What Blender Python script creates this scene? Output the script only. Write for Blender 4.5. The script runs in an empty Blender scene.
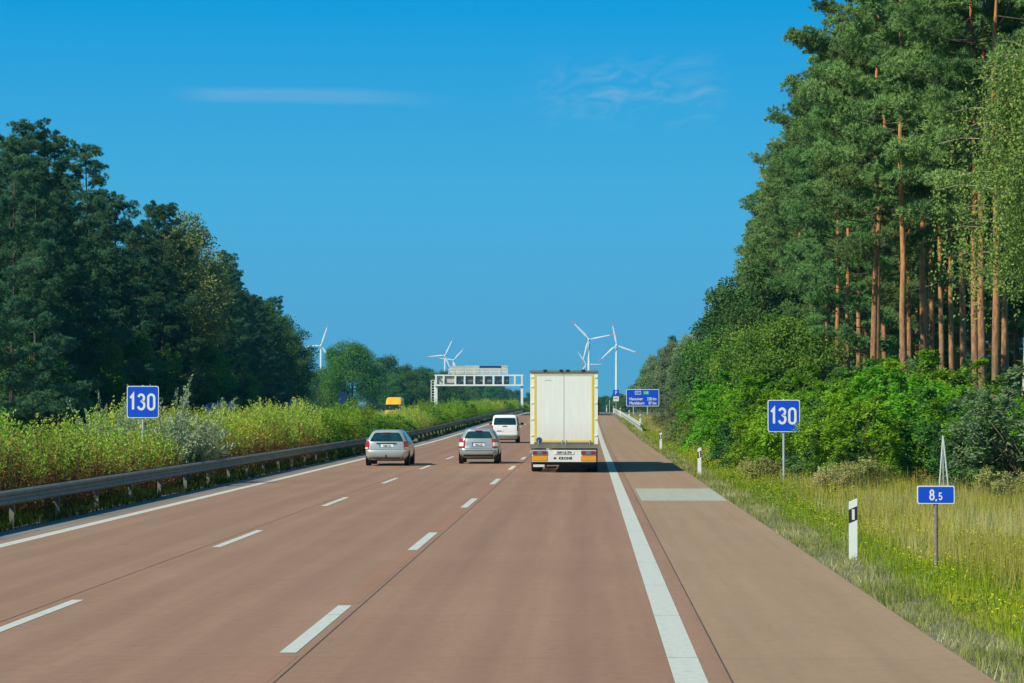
import bpy, bmesh, math, random
import numpy as np
from mathutils import Vector, Matrix

# ------------------------------------------------------------------ camera, sky, sun, exposure
R = math.radians
sc = bpy.context.scene
COL = sc.collection
F_PX, HZ, EYE, YAW = 2520.0, 405.0, 2.5, 0.0302     # focal length in pixels, horizon row, eye height, yaw to the left

cam_d = bpy.data.cameras.new("camera")
cam = bpy.data.objects.new("camera", cam_d)
COL.objects.link(cam)
cam_d.sensor_width = 36.0
cam_d.lens = F_PX / 1024.0 * 36.0
cam_d.clip_start = 0.5
cam_d.clip_end = 20000
cam.location = (0, 0, EYE)
cam.rotation_euler = (R(90) + math.atan(63.5 / F_PX), 0, math.atan(YAW))
sc.camera = cam

SUN_EL, SUN_BACK = R(42), R(38)                      # sun to the left, a little behind the camera
sd = Vector((-math.cos(SUN_BACK) * math.cos(SUN_EL), -math.sin(SUN_BACK) * math.cos(SUN_EL), math.sin(SUN_EL)))
sun_d = bpy.data.lights.new("sun", 'SUN')
sun_d.energy = 5.0
sun_d.angle = R(0.53)
sun_d.color = (0.98, 0.95, 0.78)
sun = bpy.data.objects.new("sun", sun_d)
COL.objects.link(sun)
sun.rotation_euler = sd.to_track_quat('Z', 'Y').to_euler()
sun.location = (-200, -100, 300)

world = bpy.data.worlds.new("World")
sc.world = world
world.use_nodes = True
wn, wl = world.node_tree.nodes, world.node_tree.links
wn.clear()


def wmath(op, a, b=None, c=None):
    n = wn.new('ShaderNodeMath')
    n.operation = op
    for k, v in enumerate((a, b, c)):
        if v is None:
            continue
        if isinstance(v, (int, float)):
            n.inputs[k].default_value = v
        else:
            wl.new(v, n.inputs[k])
    return n.outputs[0]


def wsmooth(x, lo, hi):
    n = wn.new('ShaderNodeMapRange')
    n.interpolation_type = 'SMOOTHSTEP'
    wl.new(x, n.inputs[0])
    n.inputs[1].default_value = lo
    n.inputs[2].default_value = hi
    return n.outputs[0]


w_out = wn.new('ShaderNodeOutputWorld')
w_bg = wn.new('ShaderNodeBackground')
SKY_STRENGTH = 0.10
w_bg.inputs[1].default_value = SKY_STRENGTH
w_sky = wn.new('ShaderNodeTexSky')
w_sky.sky_type = 'NISHITA'
w_sky.sun_disc = False
w_sky.sun_elevation = SUN_EL
w_sky.sun_rotation = R(270) - SUN_BACK
w_sky.air_density = 1.0
w_sky.dust_density = 0.4
w_sky.ozone_density = 3.0
w_co = wn.new('ShaderNodeTexCoord')
w_sep = wn.new('ShaderNodeSeparateXYZ')
wl.new(w_co.outputs['Generated'], w_sep.inputs[0])
w_el = wmath('ARCSINE', w_sep.outputs[2])
w_az = wmath('ARCTAN2', w_sep.outputs[0], w_sep.outputs[1])
# deep clear blue of a dry late summer day, paler and greener towards the horizon
w_ramp = wn.new('ShaderNodeValToRGB')
wl.new(wmath('MULTIPLY', w_el, 1.0 / 1.6), w_ramp.inputs[0])
cr = w_ramp.color_ramp
SKY_STOPS = [(0.0, (1.1, 3.6, 5.8)), (0.0146, (0.88, 3.45, 6.1)), (0.049, (0.56, 3.8, 6.6)), (0.10, (0.0, 2.95, 6.5)), (0.35, (0.35, 1.7, 3.6)), (1.0, (0.35, 1.15, 2.5))]
while len(cr.elements) < len(SKY_STOPS):
    cr.elements.new(0.5)
for e, (p, c) in zip(cr.elements, SKY_STOPS):
    e.position = p
    e.color = (c[0], c[1], c[2], 1)
w_mix = wn.new('ShaderNodeMix')
w_mix.data_type = 'RGBA'
w_mix.inputs['Factor'].default_value = 0.99
wl.new(w_sky.outputs[0], w_mix.inputs['A'])
wl.new(w_ramp.outputs[0], w_mix.inputs['B'])
# thin cirrus: a long streak on the left and torn wisps on the right
w_vec = wn.new('ShaderNodeCombineXYZ')
wl.new(wmath('MULTIPLY', w_az, 14.0), w_vec.inputs[0])
wl.new(wmath('MULTIPLY', w_el, 120.0), w_vec.inputs[1])
w_noise = wn.new('ShaderNodeTexNoise')
w_noise.inputs['Scale'].default_value = 2.2
w_noise.inputs['Detail'].default_value = 6
w_noise.inputs['Distortion'].default_value = 0.9
wl.new(w_vec.outputs[0], w_noise.inputs['Vector'])
w_vec2 = wn.new('ShaderNodeCombineXYZ')
wl.new(wmath('ADD', wmath('MULTIPLY', w_az, 45.0), wmath('MULTIPLY', w_el, -40.0)), w_vec2.inputs[0])
wl.new(wmath('MULTIPLY', w_el, 90.0), w_vec2.inputs[1])
w_noise2 = wn.new('ShaderNodeTexNoise')
w_noise2.inputs['Scale'].default_value = 1.6
w_noise2.inputs['Detail'].default_value = 7
w_noise2.inputs['Distortion'].default_value = 1.4
wl.new(w_vec2.outputs[0], w_noise2.inputs['Vector'])


def az_of(px):
    return (px - 512) / F_PX - YAW


def el_of(y):
    return (HZ - y) / F_PX


s1 = wmath('MULTIPLY', wsmooth(w_az, az_of(160), az_of(230)), wmath('SUBTRACT', 1.0, wsmooth(w_az, az_of(330), az_of(470))))
bend = wmath('ADD', w_el, wmath('MULTIPLY', wmath('POWER', wmath('MAXIMUM', wmath('SUBTRACT', w_az, az_of(330)), 0.0), 2.0), 1.2))
d1 = wmath('ABSOLUTE', wmath('SUBTRACT', bend, el_of(97.5)))
s1 = wmath('MULTIPLY', s1, wmath('SUBTRACT', 1.0, wsmooth(d1, 0.0008, 0.0042)))
s1 = wmath('MULTIPLY', s1, wmath('ADD', 0.35, wmath('MULTIPLY', w_noise.outputs[0], 0.9)))
s2 = wmath('MULTIPLY', wsmooth(w_az, az_of(500), az_of(620)), wmath('SUBTRACT', 1.0, wsmooth(w_az, az_of(700), az_of(738))))
d2 = wmath('ABSOLUTE', wmath('SUBTRACT', w_el, el_of(92)))
s2 = wmath('MULTIPLY', s2, wmath('SUBTRACT', 1.0, wsmooth(d2, 0.001, 0.020)))
s2 = wmath('MULTIPLY', s2, wmath('MULTIPLY', wsmooth(w_noise2.outputs[0], 0.36, 0.82), 1.25))
w_cloud = wmath('MULTIPLY', wmath('MAXIMUM', s1, s2), 0.24)
w_mix2 = wn.new('ShaderNodeMix')
w_mix2.data_type = 'RGBA'
wl.new(w_cloud, w_mix2.inputs['Factor'])
wl.new(w_mix.outputs['Result'], w_mix2.inputs['A'])
w_mix2.inputs['B'].default_value = (3.6, 5.0, 6.4, 1)
wl.new(w_mix2.outputs['Result'], w_bg.inputs[0])
wl.new(w_bg.outputs[0], w_out.inputs[0])

sc.view_settings.view_transform = 'Standard'
sc.view_settings.look = 'None'
sc.view_settings.exposure = 0.15
sc.view_settings.gamma = 1.0
sc.view_settings.use_curve_mapping = False
try:
    sc.cycles.max_bounces = 5
    sc.cycles.diffuse_bounces = 3
    sc.cycles.glossy_bounces = 3
    sc.cycles.transmission_bounces = 3
    sc.cycles.transparent_max_bounces = 6
    sc.cycles.volume_bounces = 0
    sc.cycles.use_denoising = True
    sc.cycles.denoiser = 'OPENIMAGEDENOISE'
    sc.cycles.use_adaptive_sampling = False
    sc.cycles.sample_clamp_indirect = 8
    sc.render.use_persistent_data = False
except Exception:
    pass

rnd = random.Random(11)
rng = np.random.default_rng(7)


# ------------------------------------------------------------------ placing helpers
GY = [-200, 0, 165, 200, 260, 363, 440, 480, 600, 800, 1200, 9000]
GZ = [0, 0, 0.0, 0.13, 0.48, 0.95, 1.2, 1.2, 0.6, -0.6, -2.0, -3.0]


def gz(y):
    """height of the road and verge along the motorway: level, then a gentle rise to a crest"""
    return float((np.interp(y - 15, GY, GZ) + np.interp(y, GY, GZ) + np.interp(y + 15, GY, GZ)) / 3)


def wx(px, y):
    """road x of picture column px at distance y"""
    return (px - 512) * y / F_PX - YAW * y


def wz(row, y):
    return EYE + (HZ - row) * y / F_PX


# ------------------------------------------------------------------ materials
def new_mat(name):
    m = bpy.data.materials.new(name)
    m.use_nodes = True
    nt = m.node_tree
    b = nt.nodes['Principled BSDF']
    return m, nt, b


def node(nt, kind, **kw):
    n = nt.nodes.new(kind)
    for k, v in kw.items():
        setattr(n, k, v)
    return n


def ramp(nt, fac, stops):
    n = nt.nodes.new('ShaderNodeValToRGB')
    while len(n.color_ramp.elements) < len(stops):
        n.color_ramp.elements.new(0.5)
    for e, (p, c) in zip(n.color_ramp.elements, stops):
        e.position = p
        e.color = (*c, 1) if len(c) == 3 else c
    nt.links.new(fac, n.inputs[0])
    return n.outputs[0]


def noise(nt, scale, detail=4, vec=None, rough=0.55, dist=0.0):
    n = nt.nodes.new('ShaderNodeTexNoise')
    n.inputs['Scale'].default_value = scale
    n.inputs['Detail'].default_value = detail
    n.inputs['Roughness'].default_value = rough
    n.inputs['Distortion'].default_value = dist
    if vec is not None:
        nt.links.new(vec, n.inputs['Vector'])
    return n.outputs[0]


def objco(nt, scale=(1, 1, 1)):
    c = nt.nodes.new('ShaderNodeTexCoord')
    m = nt.nodes.new('ShaderNodeMapping')
    m.inputs['Scale'].default_value = scale
    nt.links.new(c.outputs['Object'], m.inputs['Vector'])
    return m.outputs[0]


def mixc(nt, fac, a, b, mode='MIX'):
    n = nt.nodes.new('ShaderNodeMix')
    n.data_type = 'RGBA'
    n.blend_type = mode
    for s, v in (('Factor', fac), ('A', a), ('B', b)):
        i = n.inputs[s]
        if isinstance(v, (int, float)):
            i.default_value = v
        elif isinstance(v, tuple):
            i.default_value = (*v, 1)
        else:
            nt.links.new(v, i)
    return n.outputs['Result']


def bump(nt, b, h, strength=0.3, dist=0.01):
    n = nt.nodes.new('ShaderNodeBump')
    n.inputs['Strength'].default_value = strength
    n.inputs['Distance'].default_value = dist
    nt.links.new(h, n.inputs['Height'])
    nt.links.new(n.outputs[0], b.inputs['Normal'])


def plain(name, col, rough=0.5, metal=0.0, vary=0.18, scale=6.0, coat=0.0, spec=0.5):
    """painted or moulded surface with a little mottling and grime of its own"""
    m, nt, b = new_mat(name)
    v = objco(nt)
    f = noise(nt, scale, 5, v)
    lo = tuple(max(0, c * (1 - vary)) for c in col)
    hi = tuple(min(1, c * (1 + vary * 0.6)) for c in col)
    nt.links.new(ramp(nt, f, [(0.3, lo), (0.7, hi)]), b.inputs['Base Color'])
    b.inputs['Roughness'].default_value = rough
    b.inputs['Metallic'].default_value = metal
    b.inputs['Specular IOR Level'].default_value = spec
    if coat:
        b.inputs['Coat Weight'].default_value = coat
        b.inputs['Coat Roughness'].default_value = 0.06
    return m


def foliage(name, stops, trans=0.3, obj_vary=0.28, gain=1.3):
    """leaves: colour per leaf from the 'tint' attribute, a little different on every plant"""
    m, nt, b = new_mat(name)
    a = node(nt, 'ShaderNodeAttribute', attribute_name='tint')
    col = ramp(nt, a.outputs['Fac'], [(p, tuple(min(0.6, k * gain) for k in c)) for p, c in stops])
    oi = node(nt, 'ShaderNodeObjectInfo')
    hs = node(nt, 'ShaderNodeHueSaturation')
    mr = node(nt, 'ShaderNodeMapRange')
    nt.links.new(oi.outputs['Random'], mr.inputs[0])
    mr.inputs[3].default_value = 1 - obj_vary
    mr.inputs[4].default_value = 1 + obj_vary
    mh = node(nt, 'ShaderNodeMapRange')
    rr = node(nt, 'ShaderNodeMath', operation='FRACT')
    r2 = node(nt, 'ShaderNodeMath', operation='MULTIPLY')
    nt.links.new(oi.outputs['Random'], r2.inputs[0])
    r2.inputs[1].default_value = 7.31
    nt.links.new(r2.outputs[0], rr.inputs[0])
    nt.links.new(rr.outputs[0], mh.inputs[0])
    mh.inputs[3].default_value = 0.5 - 0.025
    mh.inputs[4].default_value = 0.5 + 0.022
    nt.links.new(mh.outputs[0], hs.inputs['Hue'])
    nt.links.new(mr.outputs[0], hs.inputs['Value'])
    nt.links.new(col, hs.inputs['Color'])
    out = nt.nodes['Material Output']
    nt.nodes.remove(b)
    d = node(nt, 'ShaderNodeBsdfDiffuse')
    t = node(nt, 'ShaderNodeBsdfTranslucent')
    mx = node(nt, 'ShaderNodeMixShader')
    mx.inputs[0].default_value = trans
    nt.links.new(hs.outputs[0], d.inputs[0])
    nt.links.new(hs.outputs[0], t.inputs[0])
    nt.links.new(d.outputs[0], mx.inputs[1])
    nt.links.new(t.outputs[0], mx.inputs[2])
    nt.links.new(mx.outputs[0], out.inputs[0])
    return m


M = {}


def grimy(name, col, rough=0.5, metal=0, vary=0.05, scale=1.0):
    """paint with road film: vertical rain streaks and a dirtier lower edge splashed from the wheels"""
    m, nt, b = new_mat(name)
    v = objco(nt)
    st = noise(nt, 1.0, 5, objco(nt, (9, 9, 0.7)), 0.7)
    bl = noise(nt, 3.0, 6, v, 0.7)
    sp = node(nt, 'ShaderNodeSeparateXYZ')
    nt.links.new(v, sp.inputs[0])
    mr = node(nt, 'ShaderNodeMapRange', interpolation_type='SMOOTHSTEP')
    nt.links.new(sp.outputs[2], mr.inputs[0])
    mr.inputs[1].default_value = 2.2
    mr.inputs[2].default_value = 1.0
    c = mixc(nt, 1.0, col, ramp(nt, st, [(0.35, (0.95, 0.945, 0.93)), (0.6, (1.02, 1.02, 1.02))]), 'MULTIPLY')
    ml = node(nt, 'ShaderNodeMath', operation='MULTIPLY')
    nt.links.new(mr.outputs[0], ml.inputs[0])
    nt.links.new(bl, ml.inputs[1])
    c = mixc(nt, ml.outputs[0], c, (0.62, 0.59, 0.50))
    nt.links.new(c, b.inputs['Base Color'])
    b.inputs['Roughness'].default_value = rough
    return m



def concrete(name, a, b_, c, tracks=False):
    m, nt, b = new_mat(name)
    v = objco(nt)
    big = noise(nt, 0.22, 5, v)
    st = noise(nt, 1.0, 4, objco(nt, (1.5, 0.012, 1)), 0.6)
    fine = noise(nt, 45, 3, v, 0.7)
    mid = noise(nt, 2.5, 6, objco(nt, (1.3, 0.05, 1)), 0.65)
    col = ramp(nt, st, [(0.3, a), (0.5, b_), (0.7, c)])
    col = mixc(nt, 0.35, col, ramp(nt, big, [(0.3, a), (0.7, c)]))
    col = mixc(nt, 0.55, col, ramp(nt, mid, [(0.25, (0.86, 0.86, 0.86)), (0.75, (1.12, 1.12, 1.12))]), 'MULTIPLY')
    col = mixc(nt, 0.6, col, ramp(nt, fine, [(0.3, (0.84, 0.84, 0.84)), (0.7, (1.16, 1.16, 1.16))]), 'MULTIPLY')
    blot = noise(nt, 5.0, 8, v, 0.75)
    col = mixc(nt, 1.0, col, ramp(nt, blot, [(0.3, (0.90, 0.90, 0.90)), (0.5, (1, 1, 1)), (0.7, (1.07, 1.07, 1.07))]), 'MULTIPLY')
    spot = noise(nt, 1.7, 6, objco(nt, (1, 0.4, 1)), 0.8, 0.6)
    col = mixc(nt, 1.0, col, ramp(nt, spot, [(0.30, (0.80, 0.79, 0.78)), (0.38, (1, 1, 1))]), 'MULTIPLY')
    # slabs cast five metres at a time: each keeps a tone of its own
    sp = node(nt, 'ShaderNodeSeparateXYZ')
    nt.links.new(v, sp.inputs[0])
    fl = node(nt, 'ShaderNodeMath', operation='FLOOR')
    dv = node(nt, 'ShaderNodeMath', operation='DIVIDE')
    nt.links.new(sp.outputs[1], dv.inputs[0])
    dv.inputs[1].default_value = 5.0
    nt.links.new(dv.outputs[0], fl.inputs[0])
    wnz = node(nt, 'ShaderNodeTexWhiteNoise', noise_dimensions='1D')
    nt.links.new(fl.outputs[0], wnz.inputs['W'])
    col = mixc(nt, 1.0, col, ramp(nt, wnz.outputs[0], [(0, (0.985, 0.985, 0.985)), (1, (1.015, 1.015, 1.015))]), 'MULTIPLY')
    fr = node(nt, 'ShaderNodeMath', operation='FRACT')
    nt.links.new(dv.outputs[0], fr.inputs[0])
    if tracks:
        # faint wheel tracks and an oily middle in each lane, broken up along the way
        brk = noise(nt, 1.0, 4, objco(nt, (0.6, 0.05, 1)), 0.6)
        for c, wdt, amt in [(q + e, 0.42, 0.13) for q in (-1.05, -4.83, -8.5) for e in (-0.92, 0.92)] + [(q, 0.30, 0.10) for q in (-1.05, -4.83, -8.5)]:
            ab = node(nt, 'ShaderNodeMath', operation='SUBTRACT')
            nt.links.new(sp.outputs[0], ab.inputs[0])
            ab.inputs[1].default_value = c
            aa = node(nt, 'ShaderNodeMath', operation='ABSOLUTE')
            nt.links.new(ab.outputs[0], aa.inputs[0])
            mr = node(nt, 'ShaderNodeMapRange', interpolation_type='SMOOTHSTEP')
            nt.links.new(aa.outputs[0], mr.inputs[0])
            mr.inputs[1].default_value = wdt
            mr.inputs[2].default_value = 0.05
            mm = node(nt, 'ShaderNodeMath', operation='MULTIPLY')
            nt.links.new(mr.outputs[0], mm.inputs[0])
            nt.links.new(brk, mm.inputs[1])
            m2 = node(nt, 'ShaderNodeMath', operation='MULTIPLY')
            nt.links.new(mm.outputs[0], m2.inputs[0])
            m2.inputs[1].default_value = amt * 2
            col = mixc(nt, m2.outputs[0], col, (0.13, 0.085, 0.066))
    jt = node(nt, 'ShaderNodeMath', operation='LESS_THAN')
    nt.links.new(fr.outputs[0], jt.inputs[0])
    jt.inputs[1].default_value = 0.006
    jm = node(nt, 'ShaderNodeMath', operation='MULTIPLY')
    nt.links.new(jt.outputs[0], jm.inputs[0])
    jm.inputs[1].default_value = 0.22
    col = mixc(nt, jm.outputs[0], col, (0.08, 0.06, 0.05))
    nt.links.new(col, b.inputs['Base Color'])
    b.inputs['Roughness'].default_value = 0.85
    b.inputs['Specular IOR Level'].default_value = 0.1
    bump(nt, b, fine, 0.25, 0.004)
    return m


M['road'] = concrete('red_concrete', (0.258, 0.151, 0.101), (0.290, 0.172, 0.116), (0.320, 0.194, 0.134), True)
M['shoulder'] = concrete('tan_concrete', (0.288, 0.189, 0.118), (0.318, 0.211, 0.133), (0.348, 0.236, 0.151))
M['old_line'] = concrete('scraped_concrete', (0.282, 0.152, 0.098), (0.300, 0.164, 0.107), (0.32, 0.182, 0.12))
M['patch'] = concrete('pale_patch', (0.34, 0.35, 0.29), (0.37, 0.38, 0.315), (0.40, 0.41, 0.34))
M['asphalt'] = concrete('grey_asphalt', (0.13, 0.12, 0.11), (0.15, 0.14, 0.13), (0.17, 0.16, 0.15))
M['dark_band'] = concrete('dark_band_surface', (0.035, 0.033, 0.032), (0.042, 0.04, 0.038), (0.05, 0.048, 0.045))  # very dark tone for the band across the far road
M['gutter'] = concrete('grey_gutter', (0.13, 0.13, 0.12), (0.19, 0.185, 0.17), (0.26, 0.25, 0.23))
M['joint'] = plain('joint_sealant', (0.075, 0.055, 0.043), 0.8, 0, 0.5, 3)


def paint_line():
    m, nt, b = new_mat('road_paint')
    v = objco(nt)
    w = noise(nt, 9, 6, v, 0.75)
    f = noise(nt, 60, 3, v, 0.7)
    chip = noise(nt, 22, 5, v, 0.8)
    col = ramp(nt, w, [(0.28, (0.36, 0.31, 0.25)), (0.42, (0.50, 0.50, 0.44)), (0.7, (0.58, 0.60, 0.54))])
    col = mixc(nt, 0.5, col, ramp(nt, f, [(0.3, (0.86, 0.86, 0.86)), (0.6, (1.05, 1.05, 1.05))]), 'MULTIPLY')
    col = mixc(nt, 1.0, col, ramp(nt, chip, [(0.30, (0.55, 0.42, 0.36)), (0.38, (1, 1, 1))]), 'MULTIPLY')
    sp = node(nt, 'ShaderNodeSeparateXYZ')
    nt.links.new(v, sp.inputs[0])
    dv = node(nt, 'ShaderNodeMath', operation='DIVIDE')
    nt.links.new(sp.outputs[1], dv.inputs[0])
    dv.inputs[1].default_value = 5.0
    fr = node(nt, 'ShaderNodeMath', operation='FRACT')
    nt.links.new(dv.outputs[0], fr.inputs[0])
    jt = node(nt, 'ShaderNodeMath', operation='LESS_THAN')
    nt.links.new(fr.outputs[0], jt.inputs[0])
    jt.inputs[1].default_value = 0.011
    jm = node(nt, 'ShaderNodeMath', operation='MULTIPLY')
    nt.links.new(jt.outputs[0], jm.inputs[0])
    jm.inputs[1].default_value = 0.6
    col = mixc(nt, jm.outputs[0], col, (0.22, 0.17, 0.13))
    nt.links.new(col, b.inputs['Base Color'])
    b.inputs['Roughness'].default_value = 0.7
    return m


M['line'] = paint_line()


def ground_mat():
    m, nt, b = new_mat('verge_soil')
    v = objco(nt)
    a = noise(nt, 0.7, 6, v, 0.65)
    f = noise(nt, 14, 5, v, 0.7)
    col = ramp(nt, a, [(0.3, (0.07, 0.085, 0.03)), (0.5, (0.12, 0.12, 0.045)), (0.7, (0.19, 0.165, 0.085))])
    col = mixc(nt, 0.6, col, ramp(nt, f, [(0.3, (0.6, 0.6, 0.6)), (0.7, (1.25, 1.25, 1.25))]), 'MULTIPLY')
    nt.links.new(col, b.inputs['Base Color'])
    b.inputs['Roughness'].default_value = 0.95
    bump(nt, b, f, 0.8, 0.05)
    return m


def gravel_mat():
    m, nt, b = new_mat('edge_gravel')
    v = objco(nt)
    n = node(nt, 'ShaderNodeTexVoronoi')
    n.inputs['Scale'].default_value = 28
    nt.links.new(v, n.inputs['Vector'])
    f = noise(nt, 1.6, 6, v, 0.7)
    col = ramp(nt, f, [(0.32, (0.12, 0.12, 0.05)), (0.5, (0.21, 0.19, 0.10)), (0.68, (0.29, 0.26, 0.17))])
    col = mixc(nt, 0.7, col, ramp(nt, n.outputs['Distance'], [(0.0, (1.25, 1.25, 1.25)), (0.6, (0.55, 0.55, 0.55))]), 'MULTIPLY')
    nt.links.new(col, b.inputs['Base Color'])
    b.inputs['Roughness'].default_value = 0.95
    bump(nt, b, n.outputs['Distance'], 0.7, 0.02)
    return m


M['ground'] = ground_mat()
M['gravel'] = gravel_mat()
M['galv'] = plain('galvanised_steel', (0.20, 0.185, 0.15), 0.65, 0.1, 0.3, 4)
M['galv_light'] = plain('pale_galvanised_steel', (0.46, 0.50, 0.49), 0.55, 0.2, 0.2, 4)
M['rail_white'] = plain('bright_zinc', (0.62, 0.63, 0.60), 0.5, 0.2, 0.15, 3)
M['rustpost'] = plain('weathered_post', (0.24, 0.19, 0.14), 0.8, 0, 0.4, 12)
M['white'] = plain('white_enamel', (0.78, 0.80, 0.77), 0.4, 0, 0.06, 5)
M['gantry'] = plain('gantry_white', (0.80, 0.82, 0.80), 0.5, 0, 0.06, 1)
M['blue'] = plain('sign_blue', (0.006, 0.075, 0.62), 0.35, 0, 0.05, 3)
M['navy'] = plain('navy_paint', (0.012, 0.035, 0.16), 0.4, 0, 0.1, 3)
M['green_e'] = plain('sign_green', (0.0, 0.36, 0.42), 0.4, 0, 0.05)
M['black'] = plain('black_plastic', (0.018, 0.019, 0.02), 0.6, 0, 0.3, 6)
M['rubber'] = plain('tyre_rubber', (0.022, 0.021, 0.02), 0.85, 0, 0.35, 9)
M['silver'] = plain('silver_paint', (0.48, 0.52, 0.49), 0.34, 0.45, 0.07, 2, coat=0.6)
M['silver_dark'] = plain('grey_silver_paint', (0.38, 0.43, 0.44), 0.34, 0.45, 0.07, 2, coat=0.6)
M['van_white'] = plain('white_van_paint', (0.80, 0.81, 0.80), 0.35, 0, 0.04, 2, coat=0.4)
M['yellow'] = plain('yellow_paint', (0.80, 0.44, 0.01), 0.4, 0, 0.04, 2, coat=0.3)
M['grey_panel'] = plain('grey_panel', (0.48, 0.49, 0.43), 0.6, 0, 0.12, 1.2)
M['dark_panel'] = plain('dark_panel', (0.15, 0.18, 0.18), 0.6, 0, 0.15, 1.2)
M['red'] = plain('tail_lamp_red', (0.36, 0.010, 0.03), 0.2, 0, 0.1, 9)
M['lamp_clear'] = plain('tail_lamp_clear', (0.72, 0.68, 0.64), 0.2, 0, 0.08, 9)
M['amber'] = plain('amber_reflector', (0.80, 0.33, 0.01), 0.35, 0, 0.12, 8)
M['tape'] = plain('yellow_reflective_tape', (0.78, 0.58, 0.03), 0.4, 0, 0.08, 6)
M['cream'] = plain('cream_trailer_paint', (0.83, 0.82, 0.66), 0.5, 0, 0.06, 1.5)
M['tdoor'] = grimy('off_white_door', (0.80, 0.815, 0.76), 0.45, 0, 0.05, 0.9)
M['plate'] = plain('plate_white', (0.74, 0.75, 0.72), 0.4, 0, 0.04)
M['emblem'] = plain('emblem_blue', (0.02, 0.06, 0.22), 0.5, 0, 0.2, 30)
M['turbine'] = plain('turbine_white', (0.85, 0.86, 0.86), 0.4, 0, 0.03, 0.2)
M['turbine_red'] = plain('turbine_red', (0.70, 0.16, 0.12), 0.4, 0, 0.05, 0.2)
M['flower'] = plain('yellow_petals', (0.85, 0.72, 0.02), 0.7, 0, 0.15, 3)


def glass_mat():
    m, nt, b = new_mat('tinted_glass')
    v = objco(nt)
    f = noise(nt, 2.5, 3, v)
    nt.links.new(ramp(nt, f, [(0.3, (0.004, 0.018, 0.024)), (0.7, (0.012, 0.05, 0.062))]), b.inputs['Base Color'])
    b.inputs['Roughness'].default_value = 0.06
    b.inputs['Specular IOR Level'].default_value = 0.7
    return m


M['glass'] = glass_mat()


def bark_pine():
    m, nt, b = new_mat('pine_bark')
    c = node(nt, 'ShaderNodeTexCoord')
    s = node(nt, 'ShaderNodeSeparateXYZ')
    nt.links.new(c.outputs['Object'], s.inputs[0])
    mr = node(nt, 'ShaderNodeMapRange')
    nt.links.new(s.outputs[2], mr.inputs[0])
    mr.inputs[1].default_value = 2
    mr.inputs[2].default_value = 14
    f = noise(nt, 3.0, 6, objco(nt, (3, 3, 0.8)), 0.7)
    ad = node(nt, 'ShaderNodeMath', operation='ADD')
    ml = node(nt, 'ShaderNodeMath', operation='MULTIPLY_ADD')
    nt.links.new(f, ml.inputs[0])
    ml.inputs[1].default_value = 0.6
    ml.inputs[2].default_value = -0.3
    nt.links.new(mr.outputs[0], ad.inputs[0])
    nt.links.new(ml.outputs[0], ad.inputs[1])
    col = ramp(nt, ad.outputs[0], [(0.05, (0.17, 0.105, 0.065)), (0.35, (0.40, 0.195, 0.085)), (0.8, (0.55, 0.235, 0.075))])
    col = mixc(nt, 0.8, col, ramp(nt, f, [(0.35, (0.45, 0.45, 0.45)), (0.6, (1.2, 1.2, 1.2))]), 'MULTIPLY')
    nt.links.new(col, b.inputs['Base Color'])
    b.inputs['Roughness'].default_value = 0.9
    bump(nt, b, f, 0.8, 0.05)
    return m


M['bark_pine'] = bark_pine()
M['bark'] = plain('brown_bark', (0.10, 0.075, 0.055), 0.9, 0, 0.5, 5)
M['bark_birch'] = plain('birch_bark', (0.50, 0.42, 0.32), 0.8, 0, 0.55, 3)
M['twig'] = plain('shrub_twig', (0.14, 0.085, 0.05), 0.9, 0, 0.4, 5)

M['pine'] = foliage('pine_needles', [(0, (0.070, 0.125, 0.040)), (0.45, (0.110, 0.190, 0.060)), (0.8, (0.155, 0.235, 0.078)), (1, (0.21, 0.265, 0.085))], 0.14, gain=1.62)
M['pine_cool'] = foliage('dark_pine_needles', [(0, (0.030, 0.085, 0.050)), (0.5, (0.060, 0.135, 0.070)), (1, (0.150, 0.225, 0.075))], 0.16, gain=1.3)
M['leaf'] = foliage('broad_leaves', [(0, (0.045, 0.125, 0.022)), (0.5, (0.085, 0.195, 0.030)), (0.85, (0.125, 0.25, 0.038)), (1, (0.19, 0.27, 0.05))], 0.35)
M['leaf_dark'] = foliage('dark_broad_leaves', [(0, (0.032, 0.095, 0.030)), (0.5, (0.060, 0.140, 0.040)), (1, (0.11, 0.185, 0.05))], 0.32)
M['leaf_olive'] = foliage('olive_leaves', [(0, (0.065, 0.10, 0.03)), (0.5, (0.105, 0.14, 0.045)), (1, (0.17, 0.18, 0.06))], 0.3, gain=1.55)
M['leaf_pale'] = foliage('pale_willow_leaves', [(0, (0.075, 0.12, 0.055)), (0.5, (0.12, 0.17, 0.08)), (1, (0.18, 0.22, 0.10))], 0.34, gain=1.65)
M['leaf_bright'] = foliage('bright_leaves', [(0, (0.055, 0.16, 0.010)), (0.5, (0.115, 0.265, 0.016)), (0.85, (0.18, 0.34, 0.022)), (1, (0.28, 0.38, 0.05))], 0.4, gain=1.38)
M['leaf_birch'] = foliage('birch_leaves', [(0, (0.10, 0.19, 0.04)), (0.5, (0.17, 0.28, 0.065)), (1, (0.27, 0.36, 0.10))], 0.38, gain=1.1)
M['hedge_leaf'] = foliage('hedge_leaves', [(0.0, (0.17, 0.060, 0.03)), (0.14, (0.22, 0.12, 0.04)), (0.30, (0.21, 0.17, 0.04)), (0.42, (0.16, 0.19, 0.03)), (0.55, (0.16, 0.25, 0.028)), (0.75, (0.22, 0.34, 0.04)), (1.0, (0.33, 0.44, 0.08))], 0.42, 0.22, gain=1.7)
M['broom_leaf'] = foliage('fresh_leaves', [(0, (0.065, 0.17, 0.012)), (0.5, (0.15, 0.31, 0.024)), (1, (0.29, 0.42, 0.05))], 0.38, 0.28, gain=1.05)
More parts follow.
